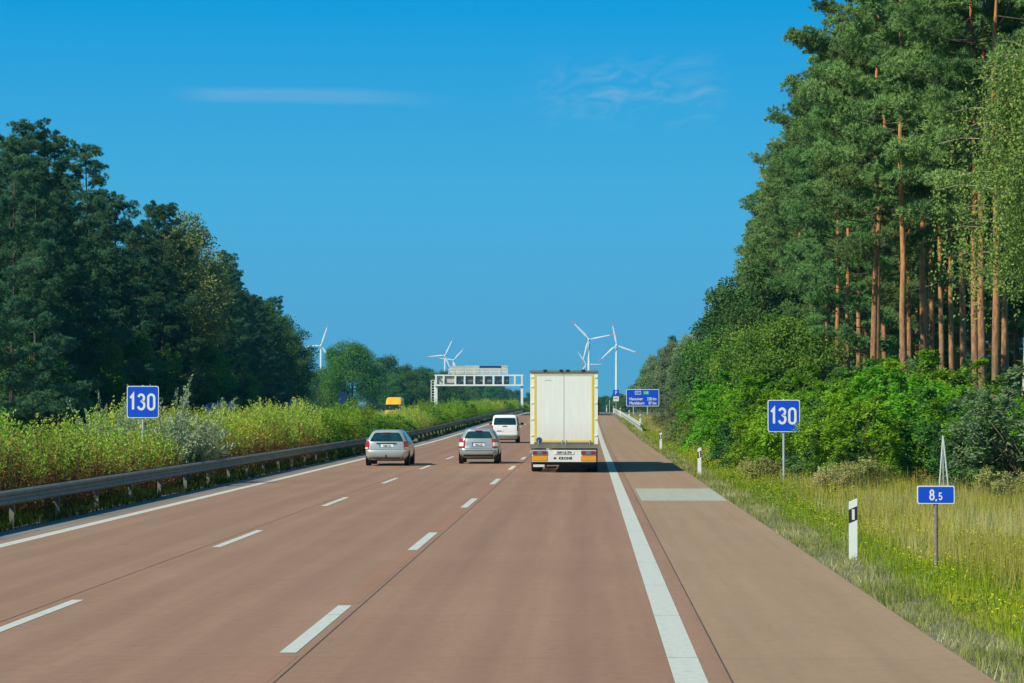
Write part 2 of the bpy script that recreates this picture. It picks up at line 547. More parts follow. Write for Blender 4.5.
M['silver_leaf'] = foliage('silvery_leaves', [(0, (0.15, 0.21, 0.11)), (0.5, (0.27, 0.34, 0.20)), (1, (0.40, 0.47, 0.26))], 0.35, 0.1, gain=1.4)
M['grass_green'] = foliage('green_blades', [(0, (0.09, 0.17, 0.010)), (0.5, (0.21, 0.29, 0.014)), (0.85, (0.35, 0.37, 0.02)), (1, (0.48, 0.42, 0.05))], 0.42, 0.0, gain=1.5)
M['grass_painted_shade'] = foliage('shade_painted_blades', [(0, (0.035, 0.06, 0.012)), (0.5, (0.075, 0.105, 0.018)), (1, (0.16, 0.20, 0.03))], 0.3, 0.0, gain=1.0)  # shade of the hedge is put into the darker colour of these blades
M['grass_dry'] = foliage('straw_blades', [(0, (0.15, 0.21, 0.03)), (0.4, (0.29, 0.28, 0.045)), (0.75, (0.42, 0.35, 0.10)), (1, (0.51, 0.42, 0.16))], 0.4, 0.0, gain=1.5)
M['herb'] = foliage('verge_herb_leaves', [(0, (0.06, 0.13, 0.012)), (0.5, (0.14, 0.22, 0.018)), (0.85, (0.26, 0.30, 0.03)), (1, (0.38, 0.34, 0.05))], 0.38, 0.0, gain=1.6)
M['weed'] = foliage('edge_weeds', [(0, (0.11, 0.15, 0.025)), (0.4, (0.21, 0.23, 0.055)), (0.75, (0.30, 0.28, 0.11)), (1, (0.42, 0.38, 0.22))], 0.35, 0.0, gain=1.5)


# ------------------------------------------------------------------ mesh helpers
class MB:
    """collects boxes, tubes, sheets and panels and links them as ONE mesh object"""

    def __init__(self):
        self.v, self.f, self.sm = [], [], []

    def add(self, verts, faces, smooth=False):
        o = len(self.v)
        self.v += [tuple(p) for p in verts]
        self.f += [tuple(i + o for i in f) for f in faces]
        self.sm += [smooth] * len(faces)
        return self

    def box(self, x0, x1, y0, y1, z0, z1):
        v = [(x, y, z) for z in (z0, z1) for y in (y0, y1) for x in (x0, x1)]
        f = [(0, 2, 3, 1), (4, 5, 7, 6), (0, 1, 5, 4), (2, 6, 7, 3), (0, 4, 6, 2), (1, 3, 7, 5)]
        return self.add(v, f)

    def tube(self, pts, rad, n=8, cap=True):
        pts = [Vector(p) for p in pts]
        if isinstance(rad, (int, float)):
            rad = [rad] * len(pts)
        vs, fs = [], []
        for i, p in enumerate(pts):
            d = (pts[min(i + 1, len(pts) - 1)] - pts[max(i - 1, 0)]).normalized()
            a = Vector((1, 0, 0)) if abs(d.x) < 0.8 else Vector((0, 1, 0))
            u = d.cross(a).normalized()
            w = d.cross(u)
            for k in range(n):
                t = 2 * math.pi * k / n
                vs.append(p + (u * math.cos(t) + w * math.sin(t)) * rad[i])
        for i in range(len(pts) - 1):
            for k in range(n):
                fs.append((i * n + k, i * n + (k + 1) % n, (i + 1) * n + (k + 1) % n, (i + 1) * n + k))
        self.add(vs, fs, True)
        if cap:
            self.add([vs[k] for k in range(n)], [tuple(range(n))[::-1]])
            self.add([vs[-n + k] for k in range(n)], [tuple(range(n))])
        return self

    def lathe(self, prof, n=24, axis='Z', at=(0, 0, 0)):
        """prof: (radius, along) pairs turned about the axis"""
        vs, fs = [], []
        for r, h in prof:
            for k in range(n):
                t = 2 * math.pi * k / n
                c, s = r * math.cos(t), r * math.sin(t)
                p = (c, s, h) if axis == 'Z' else ((h, c, s) if axis == 'X' else (c, h, s))
                vs.append((p[0] + at[0], p[1] + at[1], p[2] + at[2]))
        for i in range(len(prof) - 1):
            for k in range(n):
                fs.append((i * n + k, i * n + (k + 1) % n, (i + 1) * n + (k + 1) % n, (i + 1) * n + k))
        return self.add(vs, fs, True)

    def rpanel(self, x0, x1, z0, z1, r, y0, y1, n=5):
        """upright rounded panel seen from -y"""
        pts = []
        for cx, cz, a0 in ((x1 - r, z1 - r, 0), (x0 + r, z1 - r, 90), (x0 + r, z0 + r, 180), (x1 - r, z0 + r, 270)):
            for k in range(n + 1):
                a = R(a0 + 90 * k / n)
                pts.append((cx + r * math.cos(a), cz + r * math.sin(a)))
        m = len(pts)
        vs = [(x, y0, z) for x, z in pts] + [(x, y1, z) for x, z in pts]
        fs = [tuple(range(m)), tuple(range(2 * m - 1, m - 1, -1))]
        fs += [(k, k + m, (k + 1) % m + m, (k + 1) % m) for k in range(m)]
        return self.add(vs, fs)

    def prism(self, pts, y0, y1):
        m = len(pts)
        vs = [(x, y0, z) for x, z in pts] + [(x, y1, z) for x, z in pts]
        fs = [tuple(range(m)), tuple(range(2 * m - 1, m - 1, -1))]
        fs += [(k, k + m, (k + 1) % m + m, (k + 1) % m) for k in range(m)]
        return self.add(vs, fs)

    def build(self, name, mat, parent=None, loc=None, sharp=35, fix=True):
        me = bpy.data.meshes.new(name)
        me.from_pydata(self.v, [], self.f)
        me.polygons.foreach_set('use_smooth', self.sm)
        if fix:
            bm = bmesh.new()
            bm.from_mesh(me)
            bmesh.ops.recalc_face_normals(bm, faces=bm.faces)
            bm.to_mesh(me)
            bm.free()
        me.update()
        if sharp:
            me.set_sharp_from_angle(angle=R(sharp))
        me.materials.append(mat)
        o = bpy.data.objects.new(name, me)
        COL.objects.link(o)
        if parent is not None:
            o.parent = parent
        if loc is not None:
            o.location = loc
        return o


def np_mesh(name, V, F, mat, tint=None, parent=None):
    """mesh object from arrays; F is (n,3) or (n,4)"""
    me = bpy.data.meshes.new(name)
    V = np.ascontiguousarray(V, dtype=np.float32)
    F = np.ascontiguousarray(F, dtype=np.int32)
    n, k = F.shape
    me.vertices.add(len(V))
    me.vertices.foreach_set('co', V.ravel())
    me.loops.add(n * k)
    me.loops.foreach_set('vertex_index', F.ravel())
    me.polygons.add(n)
    me.polygons.foreach_set('loop_start', np.arange(0, n * k, k, dtype=np.int32))
    if tint is not None:
        a = me.attributes.new('tint', 'FLOAT', 'FACE')
        a.data.foreach_set('value', np.ascontiguousarray(tint, dtype=np.float32))
    me.update(calc_edges=True)
    me.materials.append(mat)
    o = bpy.data.objects.new(name, me)
    COL.objects.link(o)
    if parent is not None:
        o.parent = parent
    return o


def tag(o, label=None, cat=None, group=None, kind=None):
    if label:
        o['label'] = label
    if cat:
        o['category'] = cat
    if group:
        o['group'] = group
    if kind:
        o['kind'] = kind
    return o


def thing(name, label, cat, loc=(0, 0, 0), rz=0.0, group=None):
    o = bpy.data.objects.new(name, None)
    o.empty_display_size = 0.3
    COL.objects.link(o)
    o.location = loc
    o.rotation_euler = (0, 0, rz)
    return tag(o, label, cat, group)


CHILDREN = {}


def tree_of(root):
    """children map is taken once, so copies stay cheap"""
    if root.name not in CHILDREN:
        CHILDREN[root.name] = [(c, list(c.children)) for c in root.children]
    return CHILDREN[root.name]


def dup(root, loc, rz=0.0, scale=None, label=None, group=None, tilt=(0, 0)):
    r = root.copy()
    COL.objects.link(r)
    r.location = loc
    r.rotation_euler = (tilt[0], tilt[1], rz)
    if scale is not None:
        r.scale = scale
    if label:
        r['label'] = label
    if group:
        r['group'] = group
    for ch, subs in tree_of(root):
        c = ch.copy()
        COL.objects.link(c)
        c.parent = r
        for g in subs:
            d = g.copy()
            COL.objects.link(d)
            d.parent = c
    return r


class Kit:
    """first placement moves the model itself, later ones copy it"""

    def __init__(self, root):
        self.root, self.used = root, False

    def place(self, loc, rz=0.0, scale=(1, 1, 1), label=None, group=None, tilt=(0, 0)):
        if not self.used:
            self.used = True
            r = self.root
            tree_of(r)
            r.location, r.scale, r.rotation_euler = loc, scale, (tilt[0], tilt[1], rz)
            if label:
                r['label'] = label
            if group:
                r['group'] = group
            return r
        return dup(self.root, loc, rz, scale, label, group, tilt)


def text_mesh(s, size, name, mat, parent, loc, sx=0.78, bold=0.0, align='CENTER', spacing=1.0, rot=(R(90), 0, 0), depth=0.002):
    cu = bpy.data.curves.new(name, 'FONT')
    cu.body = s
    cu.size = size
    cu.extrude = depth
    cu.offset = bold
    cu.space_character = spacing
    cu.align_x = align
    cu.align_y = 'CENTER'
    cu.resolution_u = 3
    t = bpy.data.objects.new(name + '_tmp', cu)
    COL.objects.link(t)
    bpy.context.view_layer.update()
    me = bpy.data.meshes.new_from_object(t.evaluated_get(bpy.context.evaluated_depsgraph_get()))
    bpy.data.objects.remove(t)
    bpy.data.curves.remove(cu)
    me.name = name
    me.materials.clear()
    me.materials.append(mat)
    o = bpy.data.objects.new(name, me)
    COL.objects.link(o)
    o.parent = parent
    o.location = loc
    o.rotation_euler = rot
    o.scale = (sx, 1, 1)
    return o


# ------------------------------------------------------------------ the setting: ground, motorway, markings
YS = np.concatenate([np.arange(-60, 520, 8.0), np.arange(520, 1300, 40.0), np.array([1400, 1700, 2200, 3000, 4200, 6000])])
LANE_R, LANE_M, LINE_R, LINE_L, SHO, = -3.03, -6.54, 0.93, -10.42, 3.68


def strip(name, x0, x1, dz, mat, y0=-60, y1=1300, kind='structure', nx=1):
    ys = [y0] + [y for y in YS if y0 < y < y1] + [y1]
    b = MB()
    for i in range(len(ys) - 1):
        for k in range(nx):
            a, c = x0 + (x1 - x0) * k / nx, x0 + (x1 - x0) * (k + 1) / nx
            za, zb = gz(ys[i]) + dz, gz(ys[i + 1]) + dz
            b.add([(a, ys[i], za), (c, ys[i], za), (c, ys[i + 1], zb), (a, ys[i + 1], zb)], [(0, 1, 2, 3)])
    return tag(b.build(name, mat, sharp=0, fix=False), kind=kind)


gb = MB()
XS = [-5000, -1500, -400, -100, -40, -29, -16.4, -11.9, 3.68, 12, 40, 100, 400, 1500, 5000]
gys = [-400.0] + list(YS) + [9000.0]
vs = [(x, y, gz(y) - 0.02) for y in gys for x in XS]
nx = len(XS)
fs = [(i * nx + k, i * nx + k + 1, (i + 1) * nx + k + 1, (i + 1) * nx + k) for i in range(len(gys) - 1) for k in range(nx - 1)]
gb.add(vs, fs)
tag(gb.build('ground', M['ground'], sharp=0, fix=False), kind='structure')

strip('road', -10.75, 1.30, 0.0, M['road'], y1=372)
strip('hard_shoulder', 1.30, SHO, 0.0, M['shoulder'], y1=372)
strip('dark_road_band', -10.75, SHO, 0.0, M['dark_band'], y0=372, y1=402)  # one darker band across lanes and shoulder, just before the crest
strip('far_road', -10.75, SHO, 0.0, M['asphalt'], y0=402)
strip('oncoming_road', -28.2, -16.6, 0.0, M['asphalt'])
strip('gutter', -11.75, -10.75, -0.002, M['gutter'])
strip('gravel_edge', SHO, 4.75, -0.012, M['gravel'], y1=420)
strip('lane_joint', LANE_R + 0.19, LANE_R + 0.208, 0.002, M['joint'], y1=371)
strip('middle_joint', LANE_M - 0.24, LANE_M - 0.226, 0.002, M['joint'], y1=371)
strip('shoulder_joint', 1.292, 1.308, 0.002, M['joint'], y1=371)
strip('edge_line', LINE_R - 0.15, LINE_R + 0.15, 0.004, M['line'], y1=700)
strip('median_line', LINE_L - 0.13, LINE_L + 0.13, 0.004, M['line'], y1=700)
tag(MB().add([(1.40, 66.0, 0.0025), (3.64, 66.0, 0.0025), (3.64, 75.6, 0.0025), (1.40, 75.6, 0.0025)], [(0, 1, 2, 3)]).build('concrete_patch', M['patch'], sharp=0, fix=False), kind='structure')
lm, om = MB(), MB()
for row, (lx, ph, hw) in enumerate(((LANE_R, 25.4, 0.085), (LANE_M, 26.2, 0.075))):
    for k in range(-2, 36):
        y0 = ph + 18.0 * k
        for yy0, yy1 in ((y0, y0 + 3), (y0 + 3, y0 + 6)):
            lm.add([(lx - hw, yy0, gz(yy0) + 0.004), (lx + hw, yy0, gz(yy0) + 0.004), (lx + hw, yy1, gz(yy1) + 0.004), (lx - hw, yy1, gz(yy1) + 0.004)], [(0, 1, 2, 3)])
        if y0 < 340 and row == 0:
            for q in range(3):
                ya, yb = y0 + 6.3 + q * 3.8, y0 + 6.3 + (q + 1) * 3.8
                om.add([(lx - 0.16, ya, gz(ya) + 0.0015), (lx + 0.14, ya, gz(ya) + 0.0015), (lx + 0.14, yb, gz(yb) + 0.0015), (lx - 0.16, yb, gz(yb) + 0.0015)], [(0, 1, 2, 3)])
tag(lm.build('lane_marking', M['line'], sharp=0, fix=False), kind='structure')
tag(om.build('scraped_marking', M['old_line'], sharp=0, fix=False), kind='structure')
# opposite carriageway lines
om2 = MB()
for lx in (-17.1, -27.6):
    for y in range(-40, 640, 20):
        om2.add([(lx - 0.12, y, gz(y) + 0.006), (lx + 0.12, y, gz(y) + 0.006), (lx + 0.12, y + 20, gz(y + 20) + 0.006), (lx - 0.12, y + 20, gz(y + 20) + 0.006)], [(0, 1, 2, 3)])
tag(om2.build('oncoming_marking', M['line'], sharp=0, fix=False), kind='structure')

# low wooded hills closing the view
hb = MB()
hx = np.linspace(-2600, 2600, 260)
prof = 8.5 + 2.2 * np.sin(hx / 310.0) + 1.4 * np.sin(hx / 97.0 + 1) + rng.uniform(-1.2, 1.2, len(hx))
rows = [(2700, -5, 0.0), (2712, 1.0, 0.75), (2740, 0.0, 1.0), (2900, 0.0, 1.1), (3300, -6, 0.2)]
vs = []
for y, dz, s in rows:
    for x, p in zip(hx, prof):
        vs.append((x, y + rng.uniform(-3, 3), dz + p * s + rng.uniform(-0.8, 0.8) - 2.6))
n_ = len(hx)
hb.add(vs, [(i * n_ + k, i * n_ + k + 1, (i + 1) * n_ + k + 1, (i + 1) * n_ + k) for i in range(len(rows) - 1) for k in range(n_ - 1)])


def hill_mat():
    m, nt, b = new_mat('wooded_hill')
    v = objco(nt)
    f = noise(nt, 0.12, 6, v, 0.7)
    nt.links.new(ramp(nt, f, [(0.3, (0.02, 0.05, 0.025)), (0.7, (0.06, 0.11, 0.045))]), b.inputs['Base Color'])
    b.inputs['Roughness'].default_value = 1
    bump(nt, b, f, 1.0, 4.0)
    return m


M['hill'] = hill_mat()
tag(hb.build('hills', M['hill'], sharp=0, fix=False), kind='structure')


# ------------------------------------------------------------------ foliage arrays
def unit(a):
    return a / np.maximum(np.linalg.norm(a, axis=-1, keepdims=True), 1e-9)


def leaf_quads(P, D, L, W, N=None):
    """rhombic leaves: base P, direction D, length L, width W"""
    n = len(P)
    D = unit(D)
    if N is None:
        N = unit(rng.normal(size=(n, 3)))
    S = unit(np.cross(D, N))
    L = np.broadcast_to(np.asarray(L, float), (n,))[:, None]
    W = np.broadcast_to(np.asarray(W, float), (n,))[:, None]
    V = np.stack([P, P + D * L * 0.45 + S * W * 0.5, P + D * L, P + D * L * 0.45 - S * W * 0.5], 1).reshape(-1, 3)
    return V, np.arange(4 * n).reshape(-1, 4)


def blades(P, D, L, W, N=None):
    """needles and grass: a narrow triangle from P along D"""
    n = len(P)
    D = unit(D)
    S = unit(np.cross(D, rng.normal(size=(n, 3)) if N is None else N))
    L = np.broadcast_to(np.asarray(L, float), (n,))[:, None]
    W = np.broadcast_to(np.asarray(W, float), (n,))[:, None]
    V = np.stack([P - S * W * 0.5, P + S * W * 0.5, P + D * L], 1).reshape(-1, 3)
    return V, np.arange(3 * n).reshape(-1, 3)


# ------------------------------------------------------------------ trees
def make_pine(H, cb, spread, mat, density=1.0, label='', lean=0.0, name='pine_tree', rad=0.16, shape=0.55, low=0.75, bark='bark_pine', step=1.15, tip=0.5, ragged=0.32):
    """Scots pine: bare trunk, irregular boughs that end in cloud-like groups of needle tufts, dark gaps and sky between them"""
    t = thing(name, label, 'pine tree')
    tb = MB()
    bend = np.cumsum([rng.normal(0, 0.13, 2) for _ in range(9)], 0)

    def axis(h):
        i = h / H * 8
        k = int(min(i, 7))
        q = i - k
        b = bend[k] * (1 - q) + bend[k + 1] * q - bend[0]
        return np.array([b[0] * 0.6 + lean * h, b[1] * 0.6, h])
    hs = np.linspace(0, H * 0.97, 12)
    tb.tube([axis(h) for h in hs], [rad * (1.25 if h == 0 else 1) * (1 - 0.85 * h / H) + 0.012 for h in hs], 9)
    lb = MB()
    cl = []
    h = cb
    k_ = 0
    while h < H * 0.95:
        u = (h - cb) / (H - cb)
        nb = max(2, int(round((3.3 - 0.6 * u) * density + rng.uniform(-0.6, 0.6))))
        for q_ in range(nb):
            k_ += 1
            L = spread * ((1 - u) ** shape) * rng.uniform(1 - ragged * 1.5, 1 + ragged) * (low + (1 - low) * min(1, u * 3)) + 0.35
            az = k_ * 2.39996 + rng.uniform(-0.5, 0.5)
            rise = 0.02 + 0.75 * u ** 1.3 + rng.uniform(-0.14, 0.2)
            o = axis(min(H * 0.96, h + rng.uniform(-0.3, 0.3)))
            d = np.array([math.cos(az), math.sin(az), 0.0])
            side = np.array([-d[1], d[0], 0])
            pts = np.array([o + d * L * s + np.array([0, 0, 1.0]) * (L * rise * (0.3 * s + 0.7 * s * s)) - np.array([0, 0, 0.45 * s * (1 - s) * L * (1 - u)]) for s in np.linspace(0, 1, 5)])
            lb.tube(pts, [0.032 * (1 - u * 0.6) * (1 - 0.85 * s) + 0.005 for s in np.linspace(0, 1, 5)], 5, False)
            # a bough's cloud: tufted pads round its outer half
            npad = max(3, int(2.6 * L * (1 + 0.3 * rng.uniform(-1, 1))))
            bt = rng.uniform(0, 0.4)
            for e in range(npad):
                s = rng.uniform(0.42, 1.03) ** 0.8
                jj = min(3.999, s * 4)
                a = int(min(jj, 3))
                p = pts[a] * (1 - (jj - a)) + pts[a + 1] * (jj - a)
                w = (0.22 + 0.16 * L) * (1.15 - 0.6 * s)
                cl.append((p + side * rng.normal(0, w) + d * rng.normal(0, 0.12) + np.array([0, 0, rng.uniform(-0.05, 0.34)]), rng.uniform(0.30, 0.56) * (1.0 - 0.2 * u), bt))
        h += step * rng.uniform(0.7, 1.3) * (1 - 0.35 * u)
    for f in np.linspace(0.86, 0.985, 11):
        cl.append((axis(H * f) + rng.normal(size=3) * np.array([1, 1, 0.3]) * (0.05 + 3.2 * (1 - f)), tip * rng.uniform(0.55, 0.85) * (0.45 + 4.0 * (1 - f)) + 0.05, 0.2))
    C = np.array([c[0] for c in cl])
    r = np.array([c[1] for c in cl])
    bt = np.array([c[2] for c in cl])
    n = len(C)
    tufts, needles = 26, 17
    dirs = unit(rng.normal(size=(n, tufts, 3)) + np.array([0, 0, 0.5]))
    rr = r[:, None, None] * rng.uniform(0.15, 1.0, (n, tufts, 1)) ** 0.42
    T = C[:, None, :] + dirs * rr * np.array([1.12, 1.12, 0.66])
    T, dirs = T.reshape(-1, 3), dirs.reshape(-1, 3)
    tt = np.repeat(bt + rng.uniform(0, 0.2, n), tufts) + rng.uniform(0, 1, len(T)) * 0.28
    m = len(T)
    D = unit(np.repeat(dirs, needles, 0) * 0.9 + rng.normal(size=(m * needles, 3)) * 0.75 + np.array([0, 0, 0.35]))
    PP = np.repeat(T, needles, 0) + rng.normal(size=(m * needles, 3)) * 0.035
    N = unit(np.repeat(dirs, needles, 0) + rng.normal(size=(m * needles, 3)) * 0.28)
    V, F = blades(PP, D, rng.uniform(0.11, 0.21, len(PP)), rng.uniform(0.022, 0.044, len(PP)), N)
    tint = np.clip(np.repeat(tt, needles) + rng.uniform(-0.12, 0.12, len(PP)), 0, 1)
    tb.build('trunk', M[bark], t, sharp=0, fix=False)
    lb.build('branchwork', M['bark'], t, sharp=0, fix=False)
    np_mesh('crown', V, F, mat, tint, t)
    return t


def crown_clumps(H, cb, rx, n, irregular=0.25, top=1.0):
    """clump centres and radii filling an uneven crown"""
    out = []
    a = rng.uniform(0, 6.28, 4)
    while len(out) < n:
        p = rng.normal(size=3)
        p /= np.linalg.norm(p)
        k = rng.uniform(0.25, 1.0) ** 0.45
        az = math.atan2(p[1], p[0])
        lump = 1 + irregular * (0.5 * math.sin(2 * az + a[0]) + 0.4 * math.sin(3 * az + a[1] + 2 * p[2]) + 0.4 * math.sin(5 * p[2] + a[2]))
        zc = (cb + H) / 2
        hz_ = (H - cb) / 2
        q = np.array([p[0] * rx * k * lump, p[1] * rx * k * lump, zc + p[2] * hz_ * k])
        if p[2] < -0.6 and rng.uniform() < 0.5:
            continue
        f = (q[2] - cb) / (H - cb)
        sh = 1.0 if f < 0.5 else (1 - (1 - top) * (f - 0.5) * 2)
        q[0] *= sh
        q[1] *= sh
        out.append(q)
    return np.array(out)


def make_broadleaf(H, cb, rx, mat, n_clump=90, per=230, leaf=0.20, label='', name='broadleaf_tree', cat='tree', clump_r=None, irregular=0.3, top=0.8, bark='bark', droop=0.0, trunk_r=None):
    """deciduous tree: trunk, forked limbs, leaves gathered in clumps with gaps between"""
    t = thing(name, label, cat)
    C = crown_clumps(H, cb, rx, n_clump, irregular, top)
    tb = MB()
    tr = trunk_r or H * 0.013
    top_z = cb + (H - cb) * 0.7
    tb.tube([(0, 0, 0), (0.1, 0.05, top_z * 0.4), (0, 0.12, top_z * 0.75), (0.05, 0, top_z)], [tr * 1.25, tr, tr * 0.7, tr * 0.25], 8)
    for i in range(0, n_clump, 3):
        c = C[i]
        s = max(0.2, min(0.9, (c[2] - 0.35 * np.hypot(c[0], c[1])) / top_z * 0.85)) * top_z
        b0 = np.array([0.05, 0.06, min(s, c[2])])
        mid = (b0 + c) / 2 + np.array([0, 0, 0.12 * np.linalg.norm(c - b0)])
        tb.tube([b0, mid, c], [tr * 0.35, tr * 0.22, 0.012], 5, False)
    cr_ = clump_r or rx * 0.30
    r = rng.uniform(0.65, 1.25, n_clump) * cr_
    dirs = unit(rng.normal(size=(n_clump, per, 3)) + np.array([0, 0, 0.25]))
    k = rng.uniform(0.15, 1.0, (n_clump, per, 1)) ** 0.5
    P = (C[:, None, :] + dirs * k * r[:, None, None] * np.array([1.1, 1.1, 0.8])).reshape(-1, 3)
    D = unit(dirs.reshape(-1, 3) * 0.5 + rng.normal(size=P.shape) * 0.8 + np.array([0, 0, -0.25 - droop]))
    N = unit(dirs.reshape(-1, 3) * 0.8 + rng.normal(size=P.shape) * 0.6 + np.array([0, 0, 0.5]))
    n = len(P)
    V, F = leaf_quads(P, D, rng.uniform(0.7, 1.3, n) * leaf, rng.uniform(0.5, 0.8, n) * leaf, N)
    tint = np.clip(np.repeat(rng.uniform(0, 0.45, n_clump), per) + rng.uniform(0, 0.6, n), 0, 1)
    tb.build('trunk', M[bark], t, sharp=0, fix=False)
    np_mesh('crown', V, F, mat, tint, t)
    return t


def make_birch(H, rx, label):
    """weeping birch: fine hanging strands of small leaves round a pale trunk"""
    t = thing('birch_tree', label, 'birch tree')
    tb = MB()
    axis = lambda h: np.array([0.25 * math.sin(h / 5.0), 0.2 * math.sin(h / 4.0 + 1), h])
    tb.tube([axis(h) for h in np.linspace(0, H, 10)], [0.165 * (1 - 0.93 * s) + 0.01 for s in np.linspace(0, 1, 10)], 8)
    P, D = [], []
    for i in range(60):
        u = (i + rng.uniform()) / 60
        h = 6.8 + (H - 6.8) * u
        L = rx * (1 - u) ** 0.5 * rng.uniform(0.6, 1.1) + 0.5
        az = i * 2.39996 + rng.uniform(-0.4, 0.4)
        d = np.array([math.cos(az), math.sin(az), 0])
        o = axis(h)
        pts = [o + d * L * s + np.array([0, 0, L * (0.75 * s - 0.55 * s * s)]) for s in np.linspace(0, 1, 5)]
        tb.tube(pts, [0.016 * (1 - 0.8 * s) + 0.003 for s in np.linspace(0, 1, 5)], 4, False)
        pts = np.array(pts)
        for s in rng.uniform(0.1, 1.0, 17):
            j = s * 4
            a = int(min(j, 3))
            p = pts[a] * (1 - (j - a)) + pts[a + 1] * (j - a) + rng.normal(size=3) * 0.22
            ln = rng.uniform(0.8, 2.4)
            k = int(ln * 17)
            q = np.linspace(0, 1, k)[:, None]
            sway = rng.normal(size=3) * 0.18
            line = p + q * np.array([0, 0, -ln]) + sway * q + rng.normal(size=(k, 3)) * 0.07
            P.append(line)
    P = np.concatenate(P)
    D = unit(rng.normal(size=P.shape) * 0.7 + np.array([0, 0, -0.8]))
    n = len(P)
    V, F = leaf_quads(P, D, rng.uniform(0.08, 0.15, n), rng.uniform(0.055, 0.095, n))
    tb.build('trunk', M['bark_birch'], t, sharp=0, fix=False)
    np_mesh('crown', V, F, M['leaf_birch'], np.clip(rng.uniform(0, 1, n), 0, 1), t)
    return t


def make_bush(H, rx, mat, n_clump=34, per=330, leaf=0.13, label='', name='shrub', spread=0.46):
    """uneven mound of leafy boughs: each bough is a drooping fan of leaf rows with dark gaps between"""
    t = thing(name, label, 'shrub')
    tb = MB()
    P, D, N, tn = [], [], [], []
    for i in range(n_clump):
        az = i * 2.39996 + rng.uniform(-0.5, 0.5)
        k = rng.uniform(0.1, 1.0) ** 0.6
        hh = H * rng.uniform(0.12, 0.96) * (1.02 - 0.42 * k ** 2)
        c = np.array([math.cos(az) * rx * k, math.sin(az) * rx * k, hh])
        r = spread * rng.uniform(0.65, 1.45) * (1.1 - 0.4 * hh / H)
        out = unit((np.array([math.cos(az) * k, math.sin(az) * k, 0.55]))[None])[0]
        # leaf rows fan out from the bough's root
        rows = 15
        q = per // rows
        base = rng.uniform(0, 0.42)
        for j in range(rows):
            d = unit((out * 0.7 + rng.normal(size=3) * 0.75)[None])[0]
            s = rng.uniform(0.1, 1.0, q)[:, None]
            line = c + d * s * r * 1.5 + np.array([0, 0, -0.55]) * (s ** 2) * r
            side = unit(np.cross(d, np.array([0, 0, 1.0]))[None])[0]
            sg = rng.choice([-1.0, 1.0], q)[:, None]
            P.append(line + rng.normal(size=(q, 3)) * 0.035)
            D.append(unit(side * sg + d * 0.55 + rng.normal(size=(q, 3)) * 0.35 + np.array([0, 0, -0.2])))
            N.append(unit(np.array([0, 0, 0.8]) + d * 0.4 + rng.normal(size=(q, 3)) * 0.35))
            tn.append(base + rng.uniform(0, 0.2) + rng.uniform(0, 0.42, q))
        o = np.array([c[0] * 0.12, c[1] * 0.12, 0.0])
        tb.tube([o, o * 0.5 + c * 0.5 + np.array([0, 0, 0.1 * H]), c], [0.03, 0.018, 0.006], 4, False)
    P, D, N, tn = np.concatenate(P), np.concatenate(D), np.concatenate(N), np.concatenate(tn)
    P[:, 2] = np.maximum(P[:, 2], 0.06)
    n = len(P)
    V, F = leaf_quads(P, D, rng.uniform(0.7, 1.35, n) * leaf, rng.uniform(0.4, 0.62, n) * leaf, N)
    tb.build('stem', M['twig'], t, sharp=0, fix=False)
    np_mesh('foliage', V, F, mat, np.clip(tn, 0, 1), t)
    return t


def make_hedge_shrub(H, rx, ry, label, mat, shoots=120, per=58, rust=0.68, leaf=0.08, fuzz=0.055):
    """upright shoots of a median shrub: rusty leaves low down, fresh green at the tips"""
    t = thing('hedge_shrub', label, 'shrub')
    tb = MB()
    P, D, tn = [], [], []
    for i in range(shoots):
        o = np.array([rng.uniform(-rx, rx) * 0.85, rng.uniform(-ry, ry) * 0.85, 0])
        h = H * rng.uniform(0.62, 1.10) * (1 - 0.28 * (abs(o[0]) / rx) ** 2)
        tip = o + np.array([rng.normal(0, 0.16), rng.normal(0, 0.16), h])
        s = rng.uniform(0.06, 1.0, per)[:, None]
        P.append(o + (tip - o) * s + rng.normal(size=(per, 3)) * fuzz * (1.35 - 0.9 * s))
        a = rng.uniform(0, 6.283, per)
        D.append(np.stack([np.cos(a) * 0.75, np.sin(a) * 0.75, np.full(per, 0.65)], 1))
        base = np.clip((s[:, 0] - rust) * 1.25 + 0.42, 0.08, 0.82)
        tn.append(base + rng.normal(0, 0.12, per) + rng.normal(0, 0.11))
        if i % 5 == 0:
            tb.tube([o, (o + tip) / 2, tip], [0.012, 0.009, 0.003], 4, False)
    P, D, tn = np.concatenate(P), np.concatenate(D), np.concatenate(tn)
    n = len(P)
    V, F = leaf_quads(P, D, rng.uniform(0.7, 1.4, n) * leaf, rng.uniform(0.42, 0.65, n) * leaf)
    tb.build('stem', M['twig'], t, sharp=0, fix=False)
    np_mesh('foliage', V, F, mat, np.clip(tn, 0.0, 1), t)
    return t


